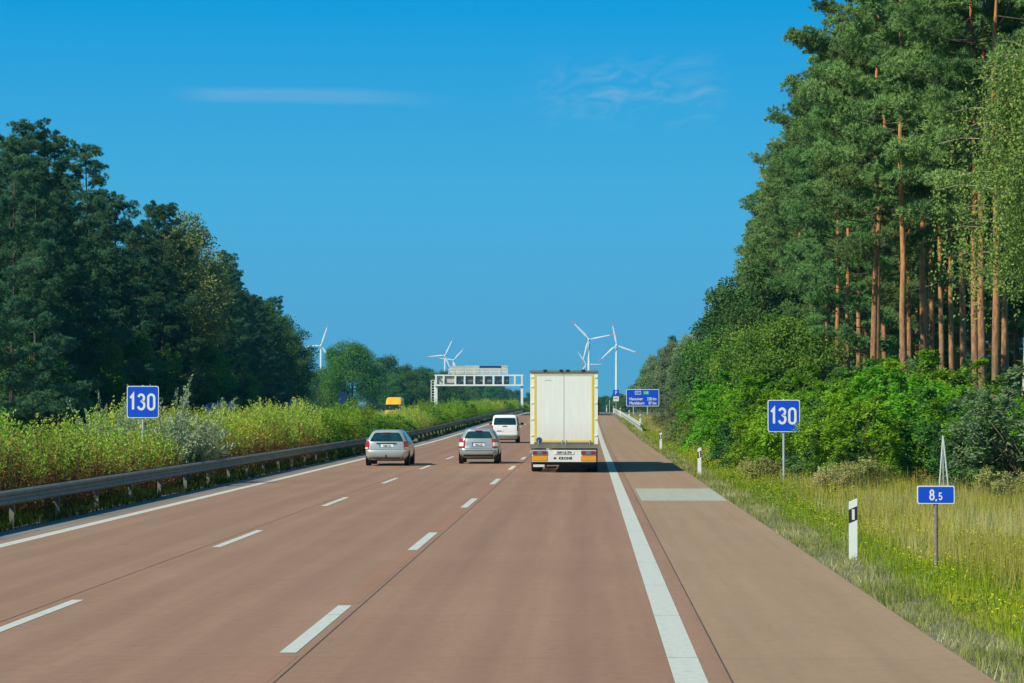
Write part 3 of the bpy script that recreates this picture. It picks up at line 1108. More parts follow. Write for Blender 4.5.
# --- pines: models
edge_lab = 'tall pine with dense green crown in the forest on the right'
edge_grp = 'pines of the forest on the right'
left_lab = 'dark pine in the shaded forest beyond the oncoming lanes'
left_grp = 'pines of the forest beyond the oncoming lanes'
PR = [Kit(make_pine(24.5, 11.0, 3.6, M['pine'], 1.3, edge_lab)),
      Kit(make_pine(23.0, 9.5, 3.5, M['pine'], 1.3, edge_lab, lean=0.012)),
      Kit(make_pine(25.5, 12.5, 3.8, M['pine'], 1.2, edge_lab)),
      Kit(make_pine(22.0, 7.0, 3.5, M['pine'], 1.35, edge_lab, lean=-0.01)),
      Kit(make_pine(24.0, 3.5, 3.9, M['pine'], 1.25, edge_lab, low=0.9))]
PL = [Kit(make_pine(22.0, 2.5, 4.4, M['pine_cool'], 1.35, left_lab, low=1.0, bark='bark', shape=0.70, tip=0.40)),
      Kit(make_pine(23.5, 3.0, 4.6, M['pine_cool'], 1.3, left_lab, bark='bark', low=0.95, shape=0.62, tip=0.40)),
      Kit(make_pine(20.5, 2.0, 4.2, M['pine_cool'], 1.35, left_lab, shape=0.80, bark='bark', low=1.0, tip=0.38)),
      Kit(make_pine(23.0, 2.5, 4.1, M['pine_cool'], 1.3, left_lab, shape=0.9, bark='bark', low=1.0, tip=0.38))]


def jit(s, a=0.08):
    k = s * rnd.uniform(1 - a, 1 + a)
    return (k * rnd.uniform(0.94, 1.06), k * rnd.uniform(0.94, 1.06), k)


def put(kit, x, y, s=1.0, label=None, group=None, a=0.08, tilt=(0, 0)):
    return kit.place((x, y, gz(y) - 0.05), rnd.uniform(0, 6.28), jit(s, a), label, group, tilt)


# --- right forest: pines whose bare trunks stand out in the photograph
front = [(874, 112, 2, 0.98, 'pine with a bare orange trunk beside the leaning one'),
         (868, 110, 1, 1.0, 'pine with a leaning bare trunk behind the bright green bushes'),
         (902, 105, 0, 0.97, 'pine with a thin greyish bare trunk above the fence'),
         (921, 116, 2, 1.0, 'pine with a dark trunk half hidden in the crown shade'),
         (930, 131, 0, 1.02, 'slender pine set back behind the dark trunk'),
         (948, 126, 2, 1.0, 'pine with an orange trunk deep in shade left of the paired trunks'),
         (970, 101, 2, 1.0, 'left one of two paired orange pine trunks by the birch'),
         (979, 100, 0, 1.04, 'right one of two paired orange pine trunks by the birch'),
         (993, 96, 2, 1.0, 'pine with a straight reddish trunk next to the birch'),
         (1002, 128, 0, 1.04, 'pine with its crown high over the birch')]
for px, y, k, s, lab in front:
    put(PR[k], wx(px, y), y, s, lab, edge_grp, 0.02, tilt=(0, -0.05) if px == 868 else (0, 0))
edge = [(849, 128, 4, 0.95), (836, 140, 1, 1.0), (826, 152, 3, 1.04), (858, 150, 0, 1.0), (812, 165, 4, 0.98), (800, 172, 1, 1.0), (795, 190, 3, 1.08), (786, 205, 4, 0.98), (778, 222, 0, 1.0), (772, 240, 4, 1.0), (884, 140, 2, 1.02),
        (774, 262, 1, 0.98), (768, 285, 4, 0.92), (762, 312, 0, 0.9), (752, 345, 4, 0.88), (745, 385, 3, 0.86)]
for px, y, k, s in edge:
    put(PR[k], wx(px, y), y, s, edge_lab, edge_grp)
UNDER = []
for row, x0 in enumerate((18.5, 22.5, 27, 32, 38)):
    y = 84 + row * 9
    while y < 330:
        x = x0 + rnd.uniform(-1.6, 1.6)
        px = 588 + x * F_PX / y
        if px < 1075 and px > (720 if y < 200 else 775):
            put(PR[rnd.choice((0, 0, 1, 2, 3, 3, 4))], x, y, rnd.uniform(0.92, 1.04), edge_lab, edge_grp)
        y += rnd.uniform(4.5, 8.0) * (1 + row * 0.15) * (1 + max(0, y - 150) / 250)
for px, y in [(905, 150), (925, 165), (945, 158), (958, 172), (968, 150), (985, 165), (1003, 150), (1022, 160), (940, 190), (975, 195), (1015, 190), (1040, 175)]:
    U = (px, y)
    UNDER.append(U)
birch = make_birch(14.2, 3.2, 'weeping birch with light green hanging leaves in front of the pines')
birch.location = (wx(1020, 82), 82, -0.05)

# --- right edge: lower broadleaf trees in front of the pines, then a lower wood in the distance
BL = Kit(make_broadleaf(9.0, 0.8, 3.2, M['leaf'], 80, 260, 0.19, 'leafy green tree at the edge of the wood on the right', top=0.75))
BL2 = Kit(make_broadleaf(11.5, 1.2, 3.4, M['leaf_dark'], 85, 260, 0.21, 'dark leafy tree at the edge of the wood on the right', top=0.6))
BP = Kit(make_broadleaf(12.5, 0.6, 2.9, M['leaf_pale'], 95, 250, 0.20, 'pale willow-like tree behind the distance sign', 'willow_tree', 'willow tree', top=0.45, droop=0.6, irregular=0.2))
SP = Kit(make_broadleaf(15.0, 0.5, 2.2, M['leaf_dark'], 95, 200, 0.22, 'dark pointed tree rising over the pale willows', top=0.12, irregular=0.15))
OL = Kit(make_broadleaf(18.5, 3.0, 4.2, M['leaf_olive'], 110, 260, 0.24, 'olive brown broadleaf tree between the dark pines', top=0.6))
OK = Kit(make_broadleaf(16.5, 1.0, 7.4, M['leaf'], 150, 260, 0.34, 'broad round tree standing alone beyond the yellow van', top=0.85, irregular=0.2))
MID = Kit(make_broadleaf(15.0, 0.8, 5.4, M['leaf_dark'], 110, 200, 0.36, 'round tree in the row beyond the gantry', top=0.75))
leafy = 'leafy trees at the edge of the wood on the right'
for px, y, s, kit in [(752, 150, 0.85, BL), (738, 165, 0.95, BL), (728, 185, 1.0, BL2), (742, 200, 1.05, BL), (724, 215, 0.88, BL), (720, 235, 0.8, BL2), (728, 250, 0.98, BL), (712, 262, 0.85, BL), (706, 285, 0.72, BL2), (716, 300, 0.92, BL2), (700, 315, 0.8, BL),
                      (765, 158, 1.0, BL2), (778, 140, 0.9, BL), (790, 128, 0.8, BL), (760, 186, 1.2, BL2)]:
    put(kit, wx(px, y), y, s, None, leafy)
for px, y, s in [(671, 398, 0.95), (687, 372, 0.98), (681, 350, 0.72), (698, 352, 1.0), (662, 410, 0.85), (652, 430, 0.85)]:
    put(BP, wx(px, y), y, s, None, 'pale willow-like trees by the distance sign')
put(SP, wx(672, 425), 425, 0.92)
far_r = 'small trees along the far right verge'
for k in range(16):
    y = 415 + k * 22 + rnd.uniform(-8, 8)
    x = 13.5 + k * 0.1 + rnd.uniform(0, 2.0)
    put(rnd.choice((BL, BL2, BL)), x, y, 0.75 + 0.015 * k + rnd.uniform(-0.1, 0.2), None, leafy)
for k in range(14):
    y = 350 + k * 26 + rnd.uniform(-8, 8)
    put(rnd.choice((BL2, BL2, BL)), 18 + rnd.uniform(0, 8), y, rnd.uniform(0.72, 0.95), None, leafy)

for px, y in UNDER:
    put(BL2, wx(px, y), y, rnd.uniform(0.38, 0.55), 'low dark tree growing between the pine trunks', 'undergrowth trees between the pines')

# --- left forest beyond the oncoming carriageway
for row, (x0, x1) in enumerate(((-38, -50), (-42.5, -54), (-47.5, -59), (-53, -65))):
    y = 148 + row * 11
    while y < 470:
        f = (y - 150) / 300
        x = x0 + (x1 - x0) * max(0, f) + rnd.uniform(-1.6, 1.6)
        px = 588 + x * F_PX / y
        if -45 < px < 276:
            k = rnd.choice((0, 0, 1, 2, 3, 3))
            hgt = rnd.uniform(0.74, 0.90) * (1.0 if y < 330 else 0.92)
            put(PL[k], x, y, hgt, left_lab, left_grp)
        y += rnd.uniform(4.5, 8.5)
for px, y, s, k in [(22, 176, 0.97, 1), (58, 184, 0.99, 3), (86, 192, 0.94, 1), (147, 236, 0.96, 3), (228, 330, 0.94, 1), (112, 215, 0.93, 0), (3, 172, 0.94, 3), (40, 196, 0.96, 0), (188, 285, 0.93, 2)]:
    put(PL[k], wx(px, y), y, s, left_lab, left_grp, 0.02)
put(OL, wx(178, 252), 252, 1.06)
put(OL, wx(200, 285), 285, 0.95, 'olive brown broadleaf tree right of the taller olive one')
LB = Kit(make_broadleaf(15.0, 1.0, 4.6, M['leaf_dark'], 100, 230, 0.26, 'rounded broadleaf tree at the far end of the left forest', top=0.8))
for px, y, s in [(270, 392, 1.05), (283, 402, 0.92), (256, 380, 1.15), (278, 430, 1.05), (240, 365, 1.15), (288, 440, 0.85)]:
    put(LB, wx(px, y), y, s, None, 'rounded trees at the far end of the left forest')
LG = Kit(make_broadleaf(8.5, 0.5, 2.6, M['leaf'], 70, 230, 0.19, 'low green tree in front of the dark pines on the left', top=0.7))
for px, y, s in [(4, 168, 0.95), (38, 170, 0.75), (66, 176, 0.6), (95, 186, 0.9), (128, 205, 0.95), (165, 228, 0.8), (205, 262, 0.95), (240, 305, 0.9)]:
    put(LG, wx(px, y), y, s, None, 'low green trees in front of the dark pines')

# --- far broadleaf trees on the left, past the end of the forest
put(OK, wx(352, 600), 600, 1.0, a=0.01)
for px, y, h in [(316, 700, 0.75), (330, 640, 0.70), (388, 690, 1.02), (404, 720, 0.95), (376, 650, 0.85), (418, 760, 0.92), (432, 800, 0.92), (446, 860, 0.98), (460, 900, 0.98), (473, 950, 1.04), (410, 660, 0.72), (394, 640, 0.66),
                 (486, 1000, 1.0), (498, 1060, 0.92), (509, 1150, 0.80), (424, 840, 1.05), (440, 740, 0.72), (455, 800, 0.72), (472, 880, 0.75), (490, 940, 0.72), (322, 830, 1.02), (305, 760, 0.9), (518, 1250, 0.8), (529, 1400, 0.75)]:
    kit = MID
    o = kit.place((wx(px, y), y, gz(y) - 0.3), rnd.uniform(0, 6.28), jit(h, 0.04), None, 'round trees in the row beyond the gantry')

# --- right verge: bushes round the fence
bright_lab, dark_lab = 'bright green leafy bush by the wire fence', 'dark green leafy bush by the wire fence'
B1 = [Kit(make_bush(3.6, 1.9, M['leaf_bright'], 38, 330, 0.135, bright_lab)), Kit(make_bush(4.3, 2.0, M['leaf_bright'], 42, 330, 0.145, bright_lab)), Kit(make_bush(3.3, 1.8, M['leaf_dark'], 40, 330, 0.13, dark_lab)),
      Kit(make_bush(3.8, 1.9, M['leaf'], 38, 300, 0.16, 'large leaved mid green bush by the wire fence')), Kit(make_bush(3.4, 1.8, M['leaf_pale'], 36, 330, 0.11, 'grey green small leaved bush by the wire fence'))]
TL = Kit(make_bush(2.2, 1.7, M['leaf_olive'], 34, 260, 0.10, 'olive yellow bush at the end of the fence'))
BR = Kit(make_bush(1.1, 0.9, M['weed'], 26, 150, 0.08, 'dry brownish low bush in front of the fence', spread=0.26))
bgrp = 'leafy bushes along the wire fence'
spots = [(775, 95, 0, 0.9), (757, 98, 2, 0.92), (792, 92, 1, 0.92), (812, 86, 0, 0.86), (838, 83, 2, 0.85), (852, 77, 0, 0.78), (842, 84, 1, 1.0), (862, 90, 1, 1.0), (815, 94, 1, 1.05), (880, 88, 0, 1.02), (900, 85, 2, 1.05), (925, 84, 1, 0.9), (948, 78, 2, 0.95),
         (968, 77, 1, 0.92), (990, 73, 2, 1.0), (1008, 72, 0, 1.0), (1030, 70, 2, 1.1), (778, 106, 1, 1.1), (845, 104, 0, 1.2), (880, 108, 1, 1.1), (915, 104, 2, 1.25), (950, 98, 0, 1.1), (985, 92, 1, 1.1), (1012, 88, 2, 1.2), (745, 112, 0, 1.0), (732, 130, 1, 1.0), (748, 128, 1, 1.05), (762, 122, 1, 1.2), (720, 150, 2, 1.0), (815, 116, 1, 1.3), (795, 112, 0, 1.3),
         (716, 172, 0, 1.0), (708, 192, 2, 1.1), (702, 214, 0, 1.0), (696, 238, 2, 1.0), (690, 262, 0, 1.0), (684, 290, 2, 1.0), (972, 84, 0, 1.0), (1000, 80, 1, 0.9), (1022, 78, 0, 1.1), (934, 92, 0, 1.0), (896, 96, 1, 1.1)]
for px, y, k, s in spots:
    q = rnd.random()
    k = 3 if q < 0.16 else (4 if q > 0.95 else (rnd.choice((0, 1)) if k == 2 and q < 0.5 else k))
    put(B1[k], wx(px, y), y, s * rnd.uniform(0.82, 1.1), None, bgrp)
for px, y, s in [(704, 140, 1.0), (694, 152, 1.1), (714, 136, 0.8), (683, 190, 1.0), (676, 215, 1.0), (668, 245, 1.0)]:
    put(TL, wx(px, y), y, s, None, 'olive bushes at the end of the fence')
for px, y, s in [(848, 73, 1.0), (862, 74, 0.9), (760, 84, 0.8), (1000, 66, 0.9), (836, 71, 0.8)]:
    put(BR, wx(px, y), y, s, None, 'dry low bushes in front of the fence')

# --- median hedge
h_lab = 'rust and green upright shrub in the median hedge behind the guard rail'
b_lab = 'bushy green rounded shrub in the median hedge behind the guard rail'
f_lab = 'fresh green bushy shrub in the median hedge behind the guard rail'
HS = [Kit(make_hedge_shrub(2.45, 1.05, 1.25, h_lab, M['hedge_leaf'], rust=0.70)), Kit(make_hedge_shrub(2.2, 1.0, 1.2, h_lab, M['hedge_leaf'], rust=0.84)), Kit(make_hedge_shrub(2.55, 1.1, 1.25, h_lab, M['hedge_leaf'], rust=0.52))]
FG = [Kit(make_bush(2.55, 1.45, M['broom_leaf'], 36, 260, 0.105, b_lab, 'hedge_shrub', spread=0.40)), Kit(make_bush(2.3, 1.5, M['leaf'], 34, 260, 0.11, b_lab, 'hedge_shrub', spread=0.42)), Kit(make_hedge_shrub(2.6, 1.2, 1.5, f_lab, M['broom_leaf'], 120, 50, 0.1, 0.10, 0.12)), Kit(make_hedge_shrub(2.3, 1.2, 1.4, f_lab, M['broom_leaf'], 120, 50, 0.25, 0.10, 0.12))]
y = 46.0
while y < 540:
    if y < 121 or 181 < y < 212 or (340 < y < 380):
        kits, grp, lab = HS, 'rust and green shrubs of the median hedge', h_lab
    else:
        kits, grp, lab = FG, 'fresh green shrubs of the median hedge', None
    step = 1.75 if y < 125 else (2.4 if y < 220 else 4.6)
    wide = 1.0
    tall = 0.98 if y < 118 else (1.0 if y < 162 else (0.80 if y < 218 else (0.92 if y < 300 else 0.84)))
    if 66 < y < 81:
        tall *= 0.76 if y < 78 else 0.86
    for x in (-13.75, -15.35):
        if x > -14 and 77.5 < y < 83:
            continue
        k = rnd.choice(kits if y > 70 or kits is FG else kits[:2])
        if rnd.random() < 0.05:
            continue
        s = tall * (rnd.uniform(0.80, 1.10) if y < 162 else rnd.uniform(0.72, 1.15))
        k.place((x + rnd.uniform(-0.25, 0.25), y + rnd.uniform(-0.4, 0.4), gz(y) - 0.03), rnd.choice((0, math.pi)) + rnd.uniform(-0.3, 0.3), (wide, wide * (1.05 if y < 220 else 1.6), s), lab, grp)
    y += step


far_bits = 'far trees beyond the crest of the road'
for px, y, h in [(603, 1250, 0.55), (609, 1120, 0.50), (615, 1010, 0.52), (621, 930, 0.50), (628, 860, 0.48), (606, 1400, 0.62), (612, 1330, 0.6), (618, 1180, 0.6), (634, 800, 0.5), (600, 1500, 0.62)]:
    MID.place((wx(px, y), y, gz(y) - 0.3), rnd.uniform(0, 6.28), jit(h, 0.06), 'small tree beyond the crest of the road behind the parking sign', far_bits)


def make_oleaster(H, rx, label):
    t = thing('silver_shrub', label, 'shrub')
    tb = MB()
    P, D = [], []
    for i in range(135):
        az = rng.uniform(0, 6.283)
        k = rng.uniform(0, 1) ** 0.6
        spike = i < 13
        h = H * (rng.uniform(0.82, 1.0) if spike else rng.uniform(0.30, 0.64)) * (1 - 0.25 * k)
        end = np.array([math.cos(az) * rx * k, math.sin(az) * rx * k * 1.25, h])
        o = np.array([math.cos(az), math.sin(az), 0]) * 0.3 * k
        mid = (o + end) / 2 + np.array([0, 0, 0.12 * H])
        per = 120
        s = (np.linspace(0.1, 1.0, per) ** 0.8)[:, None]
        line = o * (1 - s) ** 2 + mid * 2 * s * (1 - s) + end * s * s
        side = rng.normal(size=line.shape) * (0.10 if spike else 0.13) * (1.3 - s)
        P.append(line + side)
        D.append(unit(rng.normal(size=line.shape) * 0.6 + unit((end - mid)[None]) * 0.9))
        tb.tube([o, o * 0.25 + mid * 0.5 + end * 0.25, end], [0.02, 0.012, 0.003], 4, False)
    P, D = np.concatenate(P), np.concatenate(D)
    P[:, 2] = np.maximum(P[:, 2], 0.05)
    n = len(P)
    V, F = leaf_quads(P, D, rng.uniform(0.07, 0.13, n), rng.uniform(0.03, 0.055, n))
    tb.build('stem', M['twig'], t, sharp=0, fix=False)
    np_mesh('foliage', V, F, M['silver_leaf'], rng.uniform(0, 1, n), t)
    return t


o1 = make_oleaster(3.85, 2.1, 'silvery shrub with long spiky shoots right of the median speed sign')
o1.location = (-13.3, 80.5, 0)
o2 = dup(o1, (wx(108, 79), 79, 0), 2.0, (0.62, 0.7, 0.86), 'smaller silvery shrub with spiky shoots left of the median speed sign')


# ------------------------------------------------------------------ grass and weeds (uncountable)
def scatter(n, y0, y1, x0, x1, power=1.0):
    """more of them near the camera; keeps to what lies in view and a little beyond"""
    u = rng.uniform(0, 1, n)
    ys = y0 * (y1 / y0) ** (u ** power)
    xs = rng.uniform(0, 1, n)
    lim = np.minimum(x1, 0.185 * ys + 3.2) if x1 > 0 else np.full(n, x1)
    return x0 + (lim - x0) * xs, ys


def gzv(y):
    return (np.interp(y - 15, GY, GZ) + np.interp(y, GY, GZ) + np.interp(y + 15, GY, GZ)) / 3


def patchy(x, y, s, seed):
    r_ = np.random.default_rng(seed)
    v = np.zeros_like(x)
    for k in range(5):
        a, b, c = r_.normal(size=3)
        v += np.sin((a * x * 1.3 + b * y * 0.45) / s * (1.6 ** k) + c * 6) / (1.25 ** k)
    return v / 2.2


def grass(name, n, y0, y1, x0, x1, hmin, hmax, wid, mat, tint_fn, lean=0.35, keep=None, heads=0, ppow=1.0):
    x, y = scatter(n, y0, y1, x0, x1, ppow)
    if keep is not None:
        k = keep(x, y)
        x, y = x[k], y[k]
    # blades stand in tufts that share a lean and a height
    x, y = np.repeat(x[::5], 5), np.repeat(y[::5], 5)
    n = len(x)
    x, y = x + rng.normal(0, 0.055, n), y + rng.normal(0, 0.10, n)
    x = np.maximum(x, x0 + 0.01) if x0 > 0 else x
    h = rng.uniform(hmin, hmax, n) * (0.75 + 0.3 * np.clip(patchy(x, y, 1.7, 5), -1, 1)) * np.repeat(rng.uniform(0.65, 1.25, n // 5), 5)
    a = rng.uniform(0, 6.283, n) * 0.5 + np.repeat(rng.uniform(0, 6.283, n // 5), 5)
    l = rng.uniform(0, lean, n) * np.repeat(rng.uniform(0.4, 1.4, n // 5), 5)
    D = np.stack([np.cos(a) * l, np.sin(a) * l, np.ones(n)], 1)
    P = np.stack([x, y, gzv(y) - 0.02], 1)
    W = wid * np.maximum(1.0, y / 42.0) ** 0.85 * rng.uniform(0.6, 1.4, n)
    V, F = blades(P, D, h, W)
    t = np.clip(tint_fn(x, y) + rng.uniform(-0.2, 0.2, n) + np.repeat(rng.uniform(-0.32, 0.32, n // 5), 5), 0, 1)
    o = np_mesh(name, V, F, mat, t)
    return tag(o, kind='stuff')


def dryness(x, y):
    return np.clip(0.30 + 0.33 * patchy(x, y, 2.6, 3) + 0.12 * np.clip((x - 6.0) / 2, -1, 1.5), 0, 1)


grass('green_grass', 190000, 25, 330, 4.35, 15, 0.10, 0.34, 0.010, M['grass_green'], lambda x, y: 0.36 + 0.35 * patchy(x, y, 1.4, 9), 0.5,
      keep=lambda x, y: rng.uniform(0, 1, len(x)) < np.clip((x - 4.2) / 0.5, 0.15, 1) * np.clip(1.25 - (x - 7.5) / 6, 0.3, 1))
grass('dry_grass', 135000, 33, 330, 5.3, 15, 0.28, 0.80, 0.0090, M['grass_dry'], lambda x, y: 0.58 + 0.38 * patchy(x, y, 2.6, 3), 0.42,
      keep=lambda x, y: rng.uniform(0, 1, len(x)) < np.clip(0.25 + (x - 5.2) / 2.0 + 0.30 * patchy(x, y, 2.4, 4), 0.03, 1))
grass('edge_weeds', 85000, 19, 330, 3.70, 5.0, 0.04, 0.24, 0.011, M['weed'], lambda x, y: 0.42 + 0.4 * patchy(x, y, 0.8, 12), 0.9,
      keep=lambda x, y: rng.uniform(0, 1, len(x)) < np.clip(0.62 + 0.5 * patchy(x, y, 0.7, 2), 0.10, 1) * np.where((x > 4.45) & (x < 4.85), 0.4, 1))
grass('median_grass', 42000, 42, 320, -13.4, -11.55, 0.08, 0.38, 0.013, M['grass_painted_shade'], lambda x, y: 0.14 + 0.3 * patchy(x, y, 1.6, 6), 0.6)

# low leafy herbs growing in mats among the grass
x, y = scatter(6800, 26, 170, 4.5, 11)
k = rng.uniform(0, 1, len(x)) < np.clip(0.35 + 0.8 * patchy(x, y, 1.5, 31), 0.03, 1) * np.clip(1.35 - (x - 5) / 5, 0.2, 1)
x, y = x[k], y[k]
nh = len(x)
q = 34
hh = rng.uniform(0.10, 0.42, nh)
ang = rng.uniform(0, 6.283, (nh, q))
ku = rng.uniform(0.1, 1.0, (nh, q)) ** 0.6
rad_ = (0.10 + 0.35 * hh)[:, None] * ku * np.maximum(1, y / 70)[:, None] ** 0.5
P = np.stack([x[:, None] + np.cos(ang) * rad_, y[:, None] + np.sin(ang) * rad_, hh[:, None] * (1.05 - 0.6 * ku ** 2) * rng.uniform(0.35, 1, (nh, q))], -1).reshape(-1, 3)
P[:, 2] += np.repeat(gzv(y), q)
D = np.stack([np.cos(ang), np.sin(ang), np.full_like(ang, 0.25)], -1).reshape(-1, 3) + rng.normal(size=P.shape) * 0.4
sz = np.repeat(np.maximum(1, y / 60) ** 0.7, q) * rng.uniform(0.03, 0.065, len(P))
V, F = leaf_quads(P, D, sz, sz * 0.5, unit(rng.normal(size=P.shape) * 0.5 + np.array([0, 0, 1.0])))
tag(np_mesh('verge_herbs', V, F, M['herb'], np.clip(np.repeat(rng.uniform(0, 0.6, nh), q) + rng.uniform(0, 0.4, len(P)), 0, 1)), kind='stuff')

# yellow flowers on thin stalks
x, y = scatter(26000, 27, 150, 4.5, 10)
k = rng.uniform(0, 1, len(x)) < np.clip(0.12 + 0.9 * patchy(x, y, 1.1, 21), 0.01, 1) * np.clip(1.4 - (x - 5) / 4, 0.1, 1)
x, y = x[k], y[k]
n = len(x)
P = np.stack([x, y, rng.uniform(0.14, 0.42, n)], 1)
PP = np.repeat(P, 4, 0)
a = np.tile(np.arange(4) * 1.571, n) + np.repeat(rng.uniform(0, 1.5, n), 4)
D = np.stack([np.cos(a), np.sin(a), rng.uniform(0.1, 0.9, len(a))], 1)
sz = np.repeat(np.maximum(1, y / 60) ** 0.6 * rng.uniform(0.008, 0.017, n), 4)
V, F = leaf_quads(PP, D, sz, sz * 0.9)
tag(np_mesh('yellow_flowers', V, F, M['flower']), kind='stuff')


# ------------------------------------------------------------------ guard rails, fence, signs, posts
W_PROF = [(-0.02, 0.155), (0.0, 0.15), (0.045, 0.115), (0.045, 0.065), (0.0, 0.025), (0.0, -0.025), (0.045, -0.065), (0.045, -0.115), (0.0, -0.15), (-0.02, -0.155)]


def rail_beam(mb, x, y0, y1, face, zc=0.60, off=0.10, step=8.0):
    ys = list(np.arange(y0, y1, step)) + [y1]
    n = len(W_PROF)
    for i in range(len(ys) - 1):
        vs = []
        for yy in (ys[i], ys[i + 1]):
            for dx, dz in W_PROF:
                vs.append((x + face * (off + dx), yy, gz(yy) + zc + dz))
        mb.add(vs, [(k, k + 1, n + k + 1, n + k) for k in range(n - 1)], False)


def guard_rail(name, label, x, y0, y1, faces, mat, step):
    t = thing(name, label, 'guard rail', (0, 0, 0))
    for fc in faces:
        b = MB()
        rail_beam(b, x, y0, y1, fc)
        b.build('rail_beam', mat, t, sharp=20, fix=False)
    pb = MB().box(-0.05, 0.05, -0.025, 0.025, -0.3, 0.72)
    first = None
    yy = y0 + 0.5
    while yy < y1:
        if first is None:
            p = first = pb.build('post', mat, t, loc=(x, yy, gz(yy)))
            MB().box(-0.10, 0.10, -0.04, 0.04, 0.50, 0.70).build('spacer', mat, p)
        else:
            p = first.copy()
            COL.objects.link(p)
            p.location = (x, yy, gz(yy))
            p.parent = t
            s = first.children[0].copy()
            COL.objects.link(s)
            s.parent = p
        yy += step
    return t


guard_rail('guard_rail', 'long grey steel guard rail along the median hedge', -11.95, 38, 470, (1, -1), M['galv'], 4.5)
guard_rail('guard_rail', 'short pale guard rail on the right verge below the distance sign', 4.55, 214, 452, (-1,), M['rail_white'], 4.0)

# wire fence
ft = thing('wire_fence', 'low wire mesh fence with thin grey posts before the bushes', 'fence')
fy = [77.7, 85.5, 94.6, 103, 112]
fxs = lambda y: 9.75
first = None
for y in fy:
    if first is None:
        p = first = MB().tube([(0, 0, -0.1), (0, 0, 1.66)], 0.027, 8).build('post', M['galv_light'], ft, loc=(fxs(y), y, gz(y)))
    else:
        p = first.copy()
        COL.objects.link(p)
        p.location = (fxs(y), y, gz(y))
        p.parent = ft
wb = MB()
for h in (0.15, 0.35, 0.6, 0.85, 1.15, 1.5):
    wb.tube([(fxs(fy[0]), fy[0], h), (fxs(fy[-1]), fy[-1], h)], 0.0018, 4, False)
for y in np.arange(fy[0], fy[-1], 0.5):
    wb.tube([(fxs(y), y, 0.1), (fxs(y), y, 1.5)], 0.0014, 3, False)
wb.build('wire_mesh', M['galv'], ft, sharp=0)
bt = thing('fence_brace', 'tripod of three pale poles braced at the top beside the fence', 'fence brace', (wx(941, 69), 69, 0))
for e in ((-0.16, -0.2), (0.13, -0.28), (0.06, 0.35)):
    MB().tube([(e[0], e[1], -0.05), (0, 0, 1.66)], 0.024, 8).build('pole', M['galv_light'], bt)
# short fence end with a gate, further along
gt = thing('fence_gate', 'small pale metal gate frame at the far end of the bushes', 'gate', (wx(723, 187), 187, gz(187)))
for xx in (-0.55, 0.05, 0.45):
    MB().tube([(xx, 0, 0), (xx, 0, 1.75 if xx else 1.5)], 0.05, 8).build('post', M['galv_light'], gt)
MB().box(0.07, 0.43, -0.02, 0.02, 0.3, 0.36).box(0.07, 0.43, -0.02, 0.02, 0.85, 0.91).box(0.07, 0.43, -0.02, 0.02, 1.4, 1.46).build('gate_bar', M['galv_light'], gt)


def arc(cx, cz, rx, rz, a0, a1, n=9):
    return [(cx + rx * math.cos(R(a0 + (a1 - a0) * k / n)), cz + rz * math.sin(R(a0 + (a1 - a0) * k / n))) for k in range(n + 1)]


# road-sign lettering on a 0.5 x 1 field: centre lines of the strokes
GLYPH = {
    '1': (0.30, [[(0.0, 0.72), (0.17, 0.93), (0.17, 0.0)]]),
    '3': (0.46, [arc(0.21, 0.72, 0.18, 0.21, 165, -80) + arc(0.21, 0.26, 0.20, 0.25, 80, -165)]),
    '0': (0.46, [arc(0.21, 0.72, 0.19, 0.21, 180, 0) + arc(0.21, 0.21, 0.19, 0.21, 0, -180) + [(0.02, 0.72)]]),
    '8': (0.46, [arc(0.21, 0.71, 0.16, 0.22, -90, 270, 16), arc(0.21, 0.24, 0.19, 0.25, 90, 450, 16)]),
    '5': (0.46, [[(0.38, 0.93), (0.07, 0.93), (0.04, 0.50)] + arc(0.20, 0.27, 0.19, 0.27, 110, -160)]),
    ',': (0.20, [[(0.06, 0.05), (0.06, -0.02), (0.01, -0.14)]]),
}


def digits(text, height, stroke, mat, parent, cx, cz, y, gap=0.17, name='digits'):
    """white sign figures as thin raised strokes, centred on cx, cz"""
    b = MB()
    width = sum(GLYPH[c][0] for c in text) + gap * (len(text) - 1)
    x0 = -width / 2
    lay = 0
    for c in text:
        w, lines = GLYPH[c]
        for ln in lines:
            p = [Vector((cx + (x0 + q[0]) * height, 0, cz + (q[1] - 0.47) * height)) for q in ln]
            L, Rr = [], []
            for i, q in enumerate(p):
                d0 = (q - p[i - 1]).normalized() if i else None
                d1 = (p[i + 1] - q).normalized() if i < len(p) - 1 else None
                closed = (p[0] - p[-1]).length < 1e-4
                if d0 is None:
                    d0 = (p[-1] - p[-2]).normalized() if closed else d1
                if d1 is None:
                    d1 = (p[1] - p[0]).normalized() if closed else d0
                n0, n1 = Vector((-d0.z, 0, d0.x)), Vector((-d1.z, 0, d1.x))
                m = n0 + n1
                m = m / max(0.35, m.length_squared) * 2 if m.length > 1e-6 else n0
                L.append(q + m * stroke / 2)
                Rr.append(q - m * stroke / 2)
            k = len(p)
            yy = y - lay * 0.0006
            lay += 1
            vs = [(v.x, yy, v.z) for v in L] + [(v.x, yy, v.z) for v in Rr]
            b.add(vs, [(i, i + 1, k + i + 1, k + i) for i in range(k - 1)])
        x0 += w + gap
    return b.build(name, mat, parent, sharp=0, fix=False)


